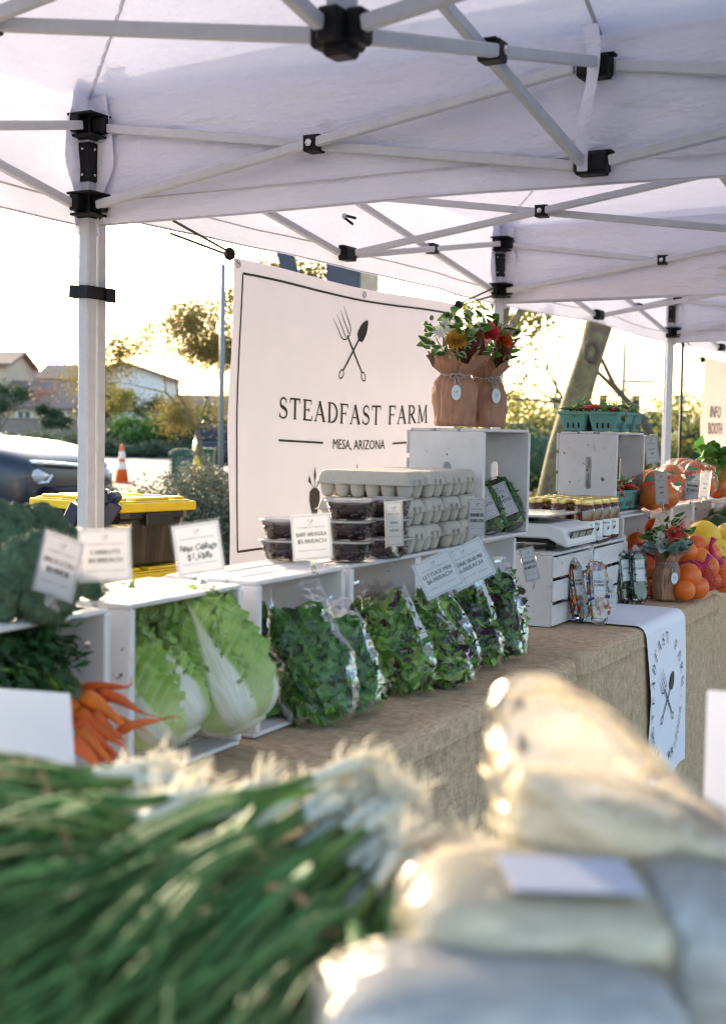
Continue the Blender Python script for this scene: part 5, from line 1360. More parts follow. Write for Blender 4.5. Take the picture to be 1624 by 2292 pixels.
    for k, c in enumerate(blooms):
        a = cam_a + (k - (len(blooms) - 1) / 2) * .75 + rng.uniform(-.2, .2); e = rng.uniform(.75, 1.2); z = rng.uniform(.045, .095)
        d = (math.cos(a) * .9, math.sin(a) * .9, .55)
        if c in 'yop': bloom({'y': 'yellow_dahlia', 'o': 'orange_zinnia', 'p': 'coral_bloom'}[c], {'y': petal_y, 'o': petal_o, 'p': petal_p}[c], .038, 17, 5, spot(a, e, z), d)
        elif c == 'w':
            for j in range(8): bloom('white_blossom', petal_w, .021, 6, 2, spot(a + rng.uniform(-.35, .35), e + rng.uniform(-.2, .3), z + rng.uniform(-.035, .01)), (math.cos(a) + rng.gauss(0, .4), math.sin(a) + rng.gauss(0, .4), .5))
        else:
            b = MB()
            for j in range(9): b.sphere(Vector(spot(a, e + .25, z)) + Vector((rng.gauss(0, .015), rng.gauss(0, .015), rng.gauss(0, .015))), .0075, 8, 6)
            b.build('berries', berry_p if c == 'b' else berry_g, t)
    return t
def on_crate(px, y, z): 
    r = ray(px, 960); k = y / r.y; return (CP.x + r.x * k, y, z)
GT = TOP + .3175 + .004
bouquet('nearer wrapped bouquet with yellow dahlia and bronze leaf on the tall crate', on_crate(1016, 3.505, GT), 0, 4, .060, .205, ('g', 'w', 'y', 'w', 'b'))
bouquet('farther wrapped bouquet with orange zinnia on the tall crate', on_crate(1085, 3.66, GT), .35, 11, .057, .20, ('w', 'p', 'o', 'w'))
bouquet('wrapped bouquet with silver leaves beside the oranges', at_h(1490, 1342, TZ + .004), .2, 15, .052, .195, ('o', 'w', 'p', 'p', 'b'), True)
# ------------------------------------------------------------------ honey jars and scale
label_m = mat('white_label', (.78, .78, .78), .5, .02, 10)
def jar_proto():
    t = thing('honey_jar', 'x', 'honey jar', group='jars of amber honey with gold lids')
    b = MB(); b.lathe([(.034, 0), (.0395, .004), (.0405, .012), (.0405, .090), (.038, .102), (.033, .108), (.033, .112)], 28, 0); b.build('jar_body', honey, t)
    b = MB(); b.lathe([(.0355, .109), (.0362, .111), (.0362, .122), (.0352, .1255), (.031, .1262), (.030, .1250), (.0, .1250)], 28, 0, cap=False)
    for z in (.112, .1155, .119): b.lathe([(.0362, z), (.0368, z + .001), (.0362, z + .002)], 28, 0, cap=False)
    b.build('lid', gold_lid, t)
    b = MB(); a0 = R(-38)
    b.grid(lambda u, v: (.0411 * math.cos(a0 + (u - .5) * 1.5), .0411 * math.sin(a0 + (u - .5) * 1.5), .012 + v * .050), 16, 1); lb = b.build('label', label_m, t)
    P = lambda x, z: (.0416 * math.cos(a0 + x / .0411), .0416 * math.sin(a0 + x / .0411), z)
    b = MB(); write_sans(b, 'honey', lambda x, z: P(x - .004, z + .048), .009, .036)
    stroke(b, [(.0, .028), (.006, .036), (.009, .042)], [.002, .007, .002], 0, P); stroke(b, [(.004, .030), (-.004, .039)], [.004, .001], 0, P)
    for z in (.022, .019): stroke(b, [(-.014, z), (.014, z)], .001, 0, P)
    b.build('print', ink, lb)
    return t
jp = jar_proto(); first = True
LT_ = TZ + .003 + .24 + .004
for i in range(3):
    for k in range(4):
        y = 4.535 + k * .088; x = crate_x(4.6) - .055 - i * .090
        lab = 'honey jar, %s row, %s from the scale' % (('front', 'middle', 'back')[i], ('nearest', 'second', 'third', 'farthest')[k])
        if first: o = jp; o.location = (x, y, LT_); o['label'] = lab; first = False
        else: o = dup(jp, None, (x, y, LT_), (0, 0, random.Random(i * 5 + k).uniform(-.15, .15)), lab)
        o.scale = (1.03, 1.03, 1.20)
sc_ = thing('counter_scale', 'white counter scale with steel platter on a slatted crate', 'scale', (-1.715, 4.25, LT_), (0, 0, TA))
body = mat('scale_housing', (.62, .63, .64), .35, .04, 12, .1, 200)
b = MB()
for x in (-.1, .1):
    for y in (-.12, .12): b.lathe([(.016, 0), (.016, .02), (.012, .026)], 12, 0, M=Matrix.Translation((x, y, 0)))
b.box((-.02, 0, .030), (.24, .27, .016)); b.build('base', black_plastic, sc_, bevel=.003)
b = MB()
pr = [(-.14, .038), (.10, .038), (.165, .010), (.172, .018), (.150, .072), (.10, .086), (-.14, .086)]
vs = [(x, s * .155, z) for s in (-1, 1) for x, z in pr]; n = len(pr)
b.add(vs, [tuple(range(n)), tuple(range(2 * n - 1, n - 1, -1))] + [(i, n + i, n + (i + 1) % n, (i + 1) % n) for i in range(n)], 0); b.build('housing', body, sc_, bevel=.006)
b = MB(); Mx = Matrix.Translation((.1635, 0, .046)) @ Matrix.Rotation(R(22), 4, 'Y'); b.box((0, 0, 0), (.004, .23, .036), 0, Mx); ds = b.build('display', dark_glass, sc_)
b = MB()
for y in (-.075, 0, .075): b.box((.0028, y, 0), (.001, .060, .022), 0, Mx)
b.build('readout', mat('grey_lcd', (.30, .33, .30), .2, .1, 10), ds)
b = MB(); b.box((-.02, 0, .094), (.05, .05, .02)); b.build('post', black_plastic, sc_)
b = MB(); b.box((-.02, 0, .110), (.235, .33, .010)); b.build('platter', steel, sc_, bevel=.004)
lb = MB(); lb.box((0, 0, 0), (.09, .16, .012)); tag(lb.build('flat_pack', crisp_film, None, (-1.61, 4.52, LT_ + .008), (0, 0, .1)), 'flat clear pack lying in front of the honey jars', 'pack')

# ------------------------------------------------------------------ clear packs: edible flowers, thyme, shoots
def pack_shell(parent, w, h, d, hang=True, oval=False):
    b = MB(); n = 28
    def rr(a, s=1.0):
        p = 4 if not oval else 2.6
        k = (abs(math.cos(a)) ** p + abs(math.sin(a)) ** p) ** (-1 / p); return w / 2 * k * math.cos(a) * s, h / 2 * k * math.sin(a) * s
    rows = [(.92, d / 2), (1.0, d / 2 - .003), (1.0, .003), (1.07, .002), (1.07, -.002), (1.0, -.003), (.97, -d / 2 + .003), (.9, -d / 2)]
    vs = []
    for s, y in rows:
        for j in range(n): x, z = rr(2 * math.pi * j / n, s); vs.append((x, y, z + h / 2))
    fs = [(i * n + j, i * n + (j + 1) % n, (i + 1) * n + (j + 1) % n, (i + 1) * n + j) for i in range(len(rows) - 1) for j in range(n)] + [tuple(range(n - 1, -1, -1)), tuple((len(rows) - 1) * n + j for j in range(n))]
    b.add(vs, fs, 0, False)
    if hang: b.add([(-w * .28, .001, h * 1.02), (w * .28, .001, h * 1.02), (w * .10, .001, h * 1.13), (-w * .10, .001, h * 1.13)], [(0, 1, 2, 3)], 0)
    return b.build('shell', crisp_film, parent, bevel=.001)
def pack(name, label, cat, group, loc, rz, lean, w, h, d, fill, text, seed, card=(.62, .40, .42), hang=True, oval=False, nf=170, fsz=.018, side=0, core=None):
    t = thing(name, label, cat, loc, (Matrix.Rotation(rz, 4, 'Z') @ Matrix.Rotation(side, 4, 'Y') @ Matrix.Rotation(-lean, 4, 'X')).to_euler(), group)
    pack_shell(t, w, h, d, hang, oval)
    rng = random.Random(seed); b = MB()
    for _ in range(nf):
        f = rng.random() < .55; x = rng.uniform(-.36, .36) * w; z = (.08 + .83 * rng.random()) * h
        if oval: k = math.sqrt(max(.05, 1 - ((z / h - .5) * 2) ** 2)); x *= k
        y = (-d * .34 if f else rng.uniform(-.34, .3) * d)
        if not f: x = rng.choice((-1, 1)) * w * .42 * (k if oval else 1)
        dd = (rng.uniform(-1, 1) * (.8 if f else .15), rng.uniform(-.1, .1) if f else rng.uniform(-.8, .8), rng.uniform(-1, 1))
        b.leaf((x, y, z), dd, (rng.uniform(-.5, .5), -1, rng.uniform(-.5, .5)), fsz * rng.uniform(.7, 1.3), fsz * (.75 if fsz < .025 else .3), .5, rng.randrange(len(fill)), 2, .3)
    b.box((0, .0, h * .5), (w * .80, d * .55, h * .86), len(fill))
    c = b.build('contents', list(fill) + [core or fill[0]], t); c['kind'] = 'stuff'
    cz, cw, ch = card; b = MB(); y = -d / 2 - .0012
    b.box((0, y, h * cz), (w * cw * 1.6 if cw < .5 else w * cw, .0012, h * ch)); cd = b.build('label_card', paper, t)
    W_, H_ = w * (cw * 1.6 if cw < .5 else cw), h * ch; P = lambda x, z: (x, y - .0012, z + h * cz)
    b = MB()
    for q in ([(-.44, -.46), (.44, -.46)], [(-.44, .46), (.44, .46)], [(-.44, -.46), (-.44, .46)], [(.44, -.46), (.44, .46)], [(-.36, .2), (.36, .2)], [(-.36, -.26), (.36, -.26)]):
        stroke(b, [(q[0][0] * W_, q[0][1] * H_), (q[1][0] * W_, q[1][1] * H_)], .0006, 0, P)
    emblem(b, lambda x, z: P(x, z + H_ * .34), H_ * .12)
    lines = text.split('\n')
    for i, s in enumerate(lines): write_sans(b, s, lambda x, z, i=i: P(x, z + H_ * (.04 - .14 * i)), H_ * .095, W_ * .8, bold=.03)
    write_sans(b, 'STEADFAST FARM', lambda x, z: P(x, z + H_ * .235), H_ * .03, W_ * .6)
    b.build('print', ink, cd)
    return t
viola = mat('purple_petals', (.10, .03, .28), .6, .3, 60, trans=.15)
herb = mat('thyme_sprigs', (.09, .11, .075), .8, .3, 60)
herb2 = mat('thyme_sprigs_dark', (.05, .065, .045), .8, .3, 60)
EF = (petal_o, viola, petal_y, petal_o, leaf_a, petal_w, viola)
for i, (px, py, rz, lab) in enumerate(((1270, 1382, 74, 'edible flower pack leaning at the back, nearest the open crate'), (1299, 1390, 70, 'edible flower pack in the middle of the three'), (1341, 1394, 44, 'edible flower pack in front with its label facing out'))):
    pack('flower_pack', lab, 'flower pack', 'clear packs of edible flowers', at_h(px, py, TZ + .009), R(rz), R(13), .066, .205, .030, EF, 'EDIBLE\nFLOWERS', i + 2, fsz=.021, core=(leaf_p, leaf_p, cream)[i])
for i, (px, py, rz, lab) in enumerate(((1372, 1346, 72, 'thyme pack nearest the edible flower packs'), (1398, 1348, 68, 'thyme pack in the middle of the three'), (1430, 1348, 56, 'thyme pack beside the wrapped bouquet with silver leaves'))):
    pack('thyme_pack', lab, 'thyme pack', 'clear packs of thyme', at_h(px, py, TZ + .009), R(rz), R(9), .066, .19, .030, (herb, herb2, leaf_d), 'THYME', i + 12, nf=230, fsz=.03)
PS = (leaf_a, leaf_d, leaf_b)
pack('shoots_pack', 'oval clear pack of pea shoots leaning inside the tall crate', 'shoots pack', 'oval clear packs of shoots', at_h(1150, 1183, TOP + .02), R(30), R(26), .105, .175, .045, PS, 'PEA\nSHOOTS', 31, (.52, .60, .62), False, True, 260, .026, R(-24))
pack('shoots_pack', 'oval clear pack of shoots half hidden behind the egg cartons', 'shoots pack', 'oval clear packs of shoots', at_h(1108, 1190, TOP + .02), R(30), R(26), .10, .16, .045, PS, 'PEA\nSHOOTS', 32, (.52, .60, .62), False, True, 260, .026, R(-24))
pack('shoots_pack', 'oval clear pack leaning low inside the open crate by the bags', 'shoots pack', 'oval clear packs of shoots', at_h(1150, 1412, TZ + .02), R(30), R(28), .105, .175, .045, PS, 'SHOOTS', 33, (.52, .60, .62), False, True, 260, .026, R(-22))

# ------------------------------------------------------------------ white printed runner
RY0, RY1 = 4.235, 4.765
def runp(y, s, off=0.0):
    ex = edge_x(y) + .008; r = .035
    if s < -r: x, z, nx, nz = ex + s - 0, TZ + .006, 0, 1
    elif s < r * .57: a = (s + r) / (r * 1.57) * math.pi / 2; x, z, nx, nz = ex - r + r * math.sin(a), TZ + .006 - r + r * math.cos(a), math.sin(a), math.cos(a)
    else:
        dz = s - r * .57; x, z, nx, nz = ex + .002, TZ + .006 - r - dz, 1, 0
        g = min(1, dz / .2); x += .018 * g + .010 * g * noise.noise(Vector((y * 4, dz * 2, 4))) + .006 * g * math.sin(y * 14 + dz * 3)
    return Vector((x + nx * off, y, z + nz * off))
rnr = thing('table_runner', 'white printed runner hanging over the front of the burlap table', 'runner', (edge_x(4.5), 4.5, TZ))
ro = rnr.location
b = MB(); b.grid(lambda u, v: runp(RY0 + (RY1 - RY0) * u - .008 * math.sin(v * 9) * (1 if u < .5 else -.5), -.30 + v * .83) - ro, 30, 70); b.build('cloth', runner_cloth, rnr)
def rpix(px, py):
    q = at_x(px, py, edge_x(4.5) + .03); return q.y, (TZ + .006 - .035 - q.z) + .02
yc, sc0 = rpix(1493, 1560)
PR = lambda a, c: runp(yc + a, sc0 - c, .004) - ro
b = MB(); emblem(b, PR, .185); b.build('emblem', ink, rnr)
rad_ = .182
def ringp(th, up): 
    cs, sn = math.cos(th), math.sin(th)
    if up: return lambda a, c: PR((rad_ + c) * cs * 1.0 + a * sn, (rad_ + c) * sn - a * cs)
    return lambda a, c: PR((rad_ + .035 - c) * cs - a * sn * 1.0, (rad_ + .035 - c) * sn + a * cs)
txt = 'STEADFAST FARM'
for i, ch in enumerate(txt):
    th = R(205 - 198 * i / (len(txt) - 1))
    if ch != ' ':
        st_, W = G(ch); pl = ringp(th, True); s = .040; b = MB()
        for _, pts, w in st_: stroke(b, [((x - W / 2) * s, y * s) for x, y in pts], [q * s * 1.1 for q in w] if hasattr(w, "__len__") else w * s * 1.1, 0, lambda a, c, pl=pl: pl(a, c))
        b.build('letter', ink, rnr)
b = MB()
for th in (R(-8),): stroke(b, [(-.004, .0), (.004, 0)], .008, 0, ringp(th, True))
b.build('dot', ink, rnr)
txt = 'MESA, ARIZONA'
for i, ch in enumerate(txt):
    th = R(-148 + 126 * i / (len(txt) - 1))
    if ch != ' ': b = MB(); write_sans(b, ch, ringp(th, False), .030 if ch != ',' else .009, bold=.02); b.build('letter', ink, rnr)

# ------------------------------------------------------------------ chili baskets
def basket_proto():
    t = thing('pulp_basket', 'x', 'basket', group='turquoise pulp baskets of chilies')
    b = MB(); hb, ht, H = .041, .056, .075
    def sq(k, z, r=.012):
        out = []
        for cx_, cy_, a0 in ((k - r, k - r, 0), (-k + r, k - r, 90), (-k + r, -k + r, 180), (k - r, -k + r, 270)):
            for i in range(4): a = R(a0 + 30 * i); out.append((cx_ + r * math.cos(a), cy_ + r * math.sin(a), z))
        return out
    rows = [(hb * .98, 0), (hb, .002), (ht - .002, H - .012), (ht + .003, H - .011), (ht + .004, H), (ht - .001, H), (ht - .006, H - .012), (hb - .003, .005)]
    rings = [sq(*q) for q in rows]; n = len(rings[0]); vs = [q for r in rings for q in r]
    b.add(vs, [(i * n + j, i * n + (j + 1) % n, (i + 1) * n + (j + 1) % n, (i + 1) * n + j) for i in range(len(rings) - 1) for j in range(n)] + [tuple(range(n - 1, -1, -1)), tuple((len(rings) - 1) * n + j for j in range(n))], 0)
    b.build('tray', green_pulp, t, bevel=.0015)
    b = MB()
    for s in range(4):
        Mx = Matrix.Rotation(R(90 * s), 4, 'Z')
        for y in (-.020, 0, .020): b.add([(hb + .0016 + (ht - hb - .002) * z / .063, y + dy, z) for dy, z in ((-.0035, .012), (.0035, .012), (.0028, .032), (-.0028, .032))], [(0, 1, 2, 3)], 0, False, None, Mx)
    b.build('slot', black_plastic, t)
    return t
bp_ = basket_proto(); first = True
chg = MB(); chg.tube([(0, 0, 0), (.012, 0, .004), (.026, .002, .003), (.040, .006, -.002), (.050, .010, -.008)], [.004, .0075, .007, .005, .0012], 8)
ch_me = chg.mesh('chili', chili_green); ch_me2 = chg.mesh('chili', chili_red)
stm = MB(); stm.tube([(0, 0, 0), (-.010, .001, .004), (-.020, .004, .010), (-.028, .010, .012)], [.0025, .0014, .0012, .0014], 5); stm.lathe([(.0042, .002), (.003, -.002), (.0015, -.004)], 8, 0, M=rotm((1, 0, 0)).to_4x4()); st_me = stm.mesh('stalk', leaf_b)
hb_ = crate_x(5.05) - .053 - .064
bk = [(hb_ - .118, 4.985, 1, 'left rear'), (hb_, 4.985, 1, 'front, nearest'), (hb_, 5.105, 1, 'front, second'), (hb_, 5.222, 1, 'front, third'), (hb_ - .118, 5.105, 1, 'rear, second'),
      (hb_ + .0, 5.03, 0, 'left'), (hb_ + .0, 5.135, 0, 'middle'), (hb_ + .0, 5.245, 0, 'right')]
rng = random.Random(6)
for i, (x, y, top, w) in enumerate(bk):
    z = (TOP + .3175 + .003) if top else (TOP + .016)
    lab = ('turquoise chili basket on top of the crate, %s' if top else 'turquoise chili basket inside the crate, %s') % w
    rot = (0, 0, TA + rng.uniform(-.05, .05))
    if first: o = bp_; o.location = (x, y, z); o.rotation_euler = rot; o['label'] = lab; first = False
    else: o = dup(bp_, None, (x, y, z), rot, lab)
    o.scale = (1.06, 1.06, 1.0)
    for k in range(17):
        red = rng.random() < (.22 if top else .45); cx_, cy_ = rng.uniform(-.042, .042), rng.uniform(-.042, .042)
        c = inst('chili', ch_me2 if red else ch_me, None, (x + cx_, y + cy_, z + .078 + rng.uniform(-.004, .026)), (rng.uniform(-1, 1), rng.uniform(-.3, 1.1), rng.uniform(0, 6.28)), scale=rng.uniform(.9, 1.3))
        tag(c, ('small red chili heaped in the %s basket %s' if red else 'small green chili heaped in the %s basket %s') % (w.replace(',', ''), 'on the crate' if top else 'inside the crate'), 'chili', 'chilies in basket %s %s' % (w.replace(',', ''), 'on top' if top else 'inside'))
        inst('stalk', st_me, c)

# ------------------------------------------------------------------ oranges, pomelos, net bags, bagged fruit
om = MB(); om.sphere((0, 0, 0), 1, 28, 18, 0, (1, 1, .94), lambda p: 1 - .05 * math.exp(-((p.z - 1) / .05) ** 2) + .02 * noise.noise(p * 1.6)); o_me = om.mesh('orange', orange_m)
pm = MB(); pm.sphere((0, 0, 0), 1, 28, 18, 0, (1, 1, .96), lambda p: 1 + .04 * noise.noise(p * 2.2) - .04 * math.exp(-((p.z - 1) / .06) ** 2)); p_me = pm.mesh('pomelo', pomelo_m)
nb_ = MB(); nb_.lathe([(.004, .96), (.05, .955), (.06, .94)], 8, 0); nub = nb_.mesh('stem_scar', leaf_b)
rng = random.Random(11)
def fruit(name, me, label, px, py, d, r, cat, group):
    o = inst(name, me, None, at_d(px, py, d), (rng.uniform(-1.2, 1.2), rng.uniform(-1.2, 1.2), rng.uniform(0, 6)), scale=r); tag(o, label, cat, group); inst('stem_scar', nub, o); return o
for px, py, d, r, lab in ((1534, 1236, 5.22, .046, 'orange topmost left, beside the coral blooms'), (1556, 1219, 5.32, .042, 'orange topmost right, below the yellow pomelo'), (1565, 1249, 5.24, .042, 'orange under the topmost right one'), (1590, 1240, 5.36, .044, 'orange by the pink net knot'),
        (1581, 1269, 5.26, .047, 'orange in the middle of the right net'), (1541, 1290, 5.10, .050, 'large orange in the front of the left net'), (1558, 1314, 5.12, .048, 'reddish orange lying lowest in the front net'), (1531, 1321, 5.06, .041, 'orange lying on the cloth right of the wrapped bouquet'),
        (1572, 1286, 5.34, .042, 'orange between the two nets'), (1588, 1299, 5.36, .045, 'orange lying on the cloth in the right net'), (1620, 1301, 5.42, .050, 'orange cut by the right edge, on the cloth'), (1612, 1274, 5.44, .044, 'orange cut by the right edge, in the net'), (1527, 1268, 5.22, .042, 'orange right behind the wrapped bouquet'),
        (1434, 1240, 5.36, .048, 'reddish orange left of the silver leaves'), (1440, 1264, 5.30, .046, 'reddish orange below the silver leaves'), (1449, 1287, 5.26, .045, 'orange between thyme and wrapped bouquet'), (1446, 1322, 5.2, .046, 'orange lowest between thyme and wrapped bouquet'), (1424, 1215, 5.44, .045, 'reddish orange above the thyme packs'), (1462, 1258, 5.4, .046, 'orange hidden behind the silver leaves'), (1470, 1300, 5.34, .045, 'orange hidden behind the wrapped bouquet')):
    fruit('orange', o_me, lab, px, py, d, r, 'orange', 'oranges heaped on the runner table')
for px, py, d, r, lab in ((1573, 1203, 5.75, .074, 'yellow pomelo in front of the dark squash'), (1606, 1240, 5.70, .066, 'yellow pomelo at the right edge, lower one'), (1630, 1205, 5.85, .07, 'yellow pomelo cut by the right edge'), (1625, 1265, 5.72, .06, 'yellow pomelo lowest at the right edge'), (1590, 1222, 5.95, .06, 'yellow pomelo wedged behind the others')):
    fruit('pomelo', p_me, lab, px, py, d, r, 'pomelo', 'yellow pomelos beyond the oranges')
def net(label, px, py, d, sx, sz, knot):
    c = at_d(px, py, d); t = thing('net_bag', label, 'net bag', c, (0, 0, HEAD), 'fuchsia nets around the oranges')
    b = MB(); b.sphere((0, 0, 0), 1, 26, 16, 0, (sx, sx * .9, sz), lambda p: 1 + .10 * noise.noise(p * 2.5 + Vector((px, 0, 0))))
    o = b.build('netting', red_net, t); w = o.modifiers.new('net', 'WIREFRAME'); w.thickness = .0016; w.use_even_offset = False
    k = Vector(knot) * d / FPX; b = MB(); kv = Vector((k.x, -.05, k.y))
    b.tube([Vector((0, -.03, sz * .6)), kv * .55 + Vector((0, -.02, .01)), kv, kv + Vector((.012, -.01, .03))], [.035, .016, .007, .014], 10); b.build('gathered_neck', red_net, t)
net('fuchsia net holding the front oranges', 1546, 1296, 5.16, .086, .072, (24, 40))
net('fuchsia net holding the right oranges', 1594, 1280, 5.38, .10, .070, (-15, 62))
net('fuchsia net holding the reddish oranges behind the wrapped bouquet', 1447, 1270, 5.34, .085, .10, (10, 60))
label_r = mat('red_print', (.60, .05, .02), .4, .1, 30); label_g = mat('green_print', (.03, .22, .12), .4, .1, 30)
squash_m = mat('bagged_orange_rind', (.72, .17, .015), .42, .15, 8, .3, 200, .001, objvar=.15)
sq = MB(); sq.sphere((0, 0, 0), 1, 24, 16, 0, (1, 1, .92), lambda p: 1 + .03 * noise.noise(p * 2)); sq_me = sq.mesh('citrus', squash_m)
for i, (px, py, d, r, lab) in enumerate(((1462, 1103, 5.42, .085, 'first printed bag of citrus beside the chili crate'), (1500, 1085, 5.55, .080, 'second printed bag of citrus, behind the slanted sign'), (1552, 1075, 6.0, .085, 'third printed bag of citrus behind the lemon sign'), (1605, 1078, 6.4, .095, 'fourth printed bag of citrus at the right edge'), (1525, 1068, 6.2, .085, 'printed bag of citrus standing behind the others'))):
    q = at_d(px, py, d); q.z = max(q.z, TOP + r * .95)
    t = thing('fruit_bag', lab, 'fruit bag', q, (0, 0, i * .7), 'printed clear bags of citrus')
    rg = random.Random(i + 60)
    for k, (dx, dy, dz, s) in enumerate(((0, 0, 0, .72), (.5, .4, -.25, .6), (-.5, .3, -.2, .6), (.1, -.5, -.25, .62), (.0, .1, .55, .5))):
        o = inst('citrus', sq_me, None, q + Vector((dx, dy, dz)) * r, (rg.uniform(0, 3), rg.uniform(0, 3), 0), scale=r * s); tag(o, 'orange citrus packed inside the %s' % lab.replace(' of citrus', ''), 'citrus', 'citrus packed in %s printed bag' % ('first', 'second', 'third', 'fourth', 'rear')[i])
    fb = lambda p, rg=rg, i=i: 1.22 + .16 * noise.noise(p * 2.2 + Vector((i, 0, 0))) + .07 * noise.noise(p * 6 + Vector((0, i, 0))) + .35 * max(0, p.x - .75)
    b = MB(); b.sphere((0, 0, 0), r, 30, 20, 0, (1.05, 1.0, .85), fb); b.build('film', bag_film, t)
    for k in range(4):
        a = R(-150 + 70 * k) - i * .7
        for m_, (w_, h_, z_) in enumerate(((.55, .16, .62), (.40, .12, .42))):
            def gp(u, v, a=a, w_=w_, h_=h_, z_=z_):
                th = a + (u - .5) * w_; el = z_ + (v - .5) * h_ * (2.2 if u < .5 else 1) ; p = Vector((math.cos(th) * math.cos(el), math.sin(th) * math.cos(el), math.sin(el))); rr = r * (fb(p) + .03)
                return (p.x * rr * 1.05, p.y * rr, p.z * rr * .85)
            b = MB(); b.grid(gp, 5, 3, uv=False); b.build('print', (label_r, label_g)[(k + m_) % 2], t)
gr = thing('leafy_bunch', 'bunch of dark leafy greens at the right edge below the info banner', 'greens', at_d(1606, 1030, 6.3))
b = MB(); rg = random.Random(5)
for k in range(40): b.leaf((rg.gauss(0, .04), rg.gauss(0, .04), rg.uniform(-.03, .03)), (rg.gauss(0, 1), rg.gauss(0, 1), rg.uniform(-.1, 1)), (rg.gauss(0, 1), rg.gauss(0, 1), 1), .10, .07, .9, 0, 5, .3, .05)
b.build('leaves', leaf_a, gr); b = MB(); b.tube([(0, 0, -.14), (0, 0, .03)], [.012, .02], 8); b.build('stems', leaf_b, gr)
ck = MB(); ck.sphere((0, 0, 0), .085, 20, 14, 0, (1, 1.6, .9), lambda p: 1 + .05 * math.cos(math.atan2(p.z, p.x) * 8))
for i, (px, py, d, lab) in enumerate(((1602, 1188, 6.35, 'dark green squash in the far crate, lower one'), (1618, 1166, 6.5, 'dark green squash in the far crate, upper one'))):
    tag(ck.build('squash', leaf_d, None, at_d(px, py, d), (0, 0, .3 * i)), lab, 'squash', 'dark squashes in the far crate')

# ------------------------------------------------------------------ totes behind the table
def tote(label, loc, rz):
    t = thing('storage_tote', label, 'tote', loc, (0, 0, rz), 'black totes with yellow lids')
    L, W, H = .47, .34, .20
    b = MB(); n = 44; rows = [(.86, 0), (.88, .01), (.955, H - .04), (.96, H - .035), (1.0, H - .03), (1.0, H)]
    vs = []
    for k, z in rows:
        for j in range(n):
            a = 2 * math.pi * (j + .5) / n; c, s = math.cos(a), math.sin(a); p = 9; kk = (abs(c) ** p + abs(s) ** p) ** (-1 / p); x, y = c * kk * L / 2 * k, s * kk * W / 2 * k
            if z < H - .038: g = .985 if (j // 2) % 2 else 1.0; x, y = x * g, y * g
            vs.append((x, y, z))
    b.add(vs, [(i * n + j, i * n + (j + 1) % n, (i + 1) * n + (j + 1) % n, (i + 1) * n + j) for i in range(len(rows) - 1) for j in range(n)] + [tuple(range(n - 1, -1, -1))], 0); b.build('tub', tote_black, t)
    b = MB(); b.box((0, 0, H + .008), (L * 1.05, W * 1.06, .032)); b.box((0, 0, H + .026), (L * .98, W * .98, .008)); ld = b.build('lid', yellow_plastic, t, bevel=.006)
    b = MB()
    for x in (-.165, -.055, .055, .165):
        for s in (-1, 1): b.box((x, s * W * .40, H + .034), (.075, .05, .012))
    for s in (-1, 1): b.box((s * L * .40, 0, H + .034), (.05, .16, .012))
    b.box((0, 0, H + .033), (.30, .13, .008)); b.build('lid_ribs', yellow_plastic, ld, bevel=.004)
    for s in (-1, 1):
        for c_, d_ in (((s * (L / 2 + .006), 0, H - .035), (.022, .13, .045)), ((.1, s * (W / 2 + .002), H - .02), (.10, .012, .035)), ((-.12, s * (W / 2 + .002), H - .02), (.10, .012, .035))):
            b = MB(); b.box(c_, d_); b.build('latch', tote_black, t, bevel=.004)
    return t
tp = at_d(252, 1170, 4.85); zt = 1.38 - (1108 - 956) * 4.85 / FPX
tz = zt - .24
tote('black tote with yellow lid, upper of the stacked two', (tp.x, tp.y, tz), HEAD + R(-38))
tote('black tote with yellow lid, lower of the stacked two', (tp.x + .02, tp.y + .03, tz - .243), HEAD + R(-35))
ut = thing('utility_table', 'dark folding table carrying the yellow lidded totes', 'table', (tp.x + .18, tp.y + .2, 0), (0, 0, TA))
zz = tz - .245
b = MB(); b.box((0, 0, zz - .02), (.7, 2.4, .04)); b.build('tabletop', tote_black, ut, bevel=.005)
lm = MB(); lm.tube([(0, 0, 0), (0, 0, zz - .04)], .016, 8); me = lm.mesh('leg', black_plastic)
for sx in (-1, 1):
    for sy in (-1, 1): inst('leg', me, ut, (sx * .3, sy * 1.05, 0))
hd = thing('cart_handle', 'dark navy folding cart handle with a rivet beside the tote', 'cart', at_d(205, 1190, 4.55), (0, 0, HEAD))
k = 4.55 / FPX; b = MB()
for a, c in (((-60, -6), (-28, 60)), ((-28, 60), (42, 82)), ((42, 82), (55, 66)), ((55, 66), (12, 0))):
    b.bar((a[0] * k, 0, a[1] * k), (c[0] * k, -.01, c[1] * k), .045, .052)
b.build('handle', navy, hd, bevel=.006)
b = MB(); b.bar((-48 * k, 0, -2 * k), (-70 * k, 0, -70 * k), .03, .05); b.bar((-62 * k, 0, -60 * k), (-80 * k, .05, -1.0), .03, .03); b.bar((12 * k, 0, 0), (30 * k, .05, -1.0), .03, .03); b.build('frame', navy, hd, bevel=.004)
b = MB(); b.lathe([(.009, 0), (.008, .003), (.0, .005)], 12, 0, M=Matrix.Translation((-46 * k, -.026, 4 * k)) @ rotm((0, -1, 0)).to_4x4(), cap=False); b.build('rivet', steel, hd)

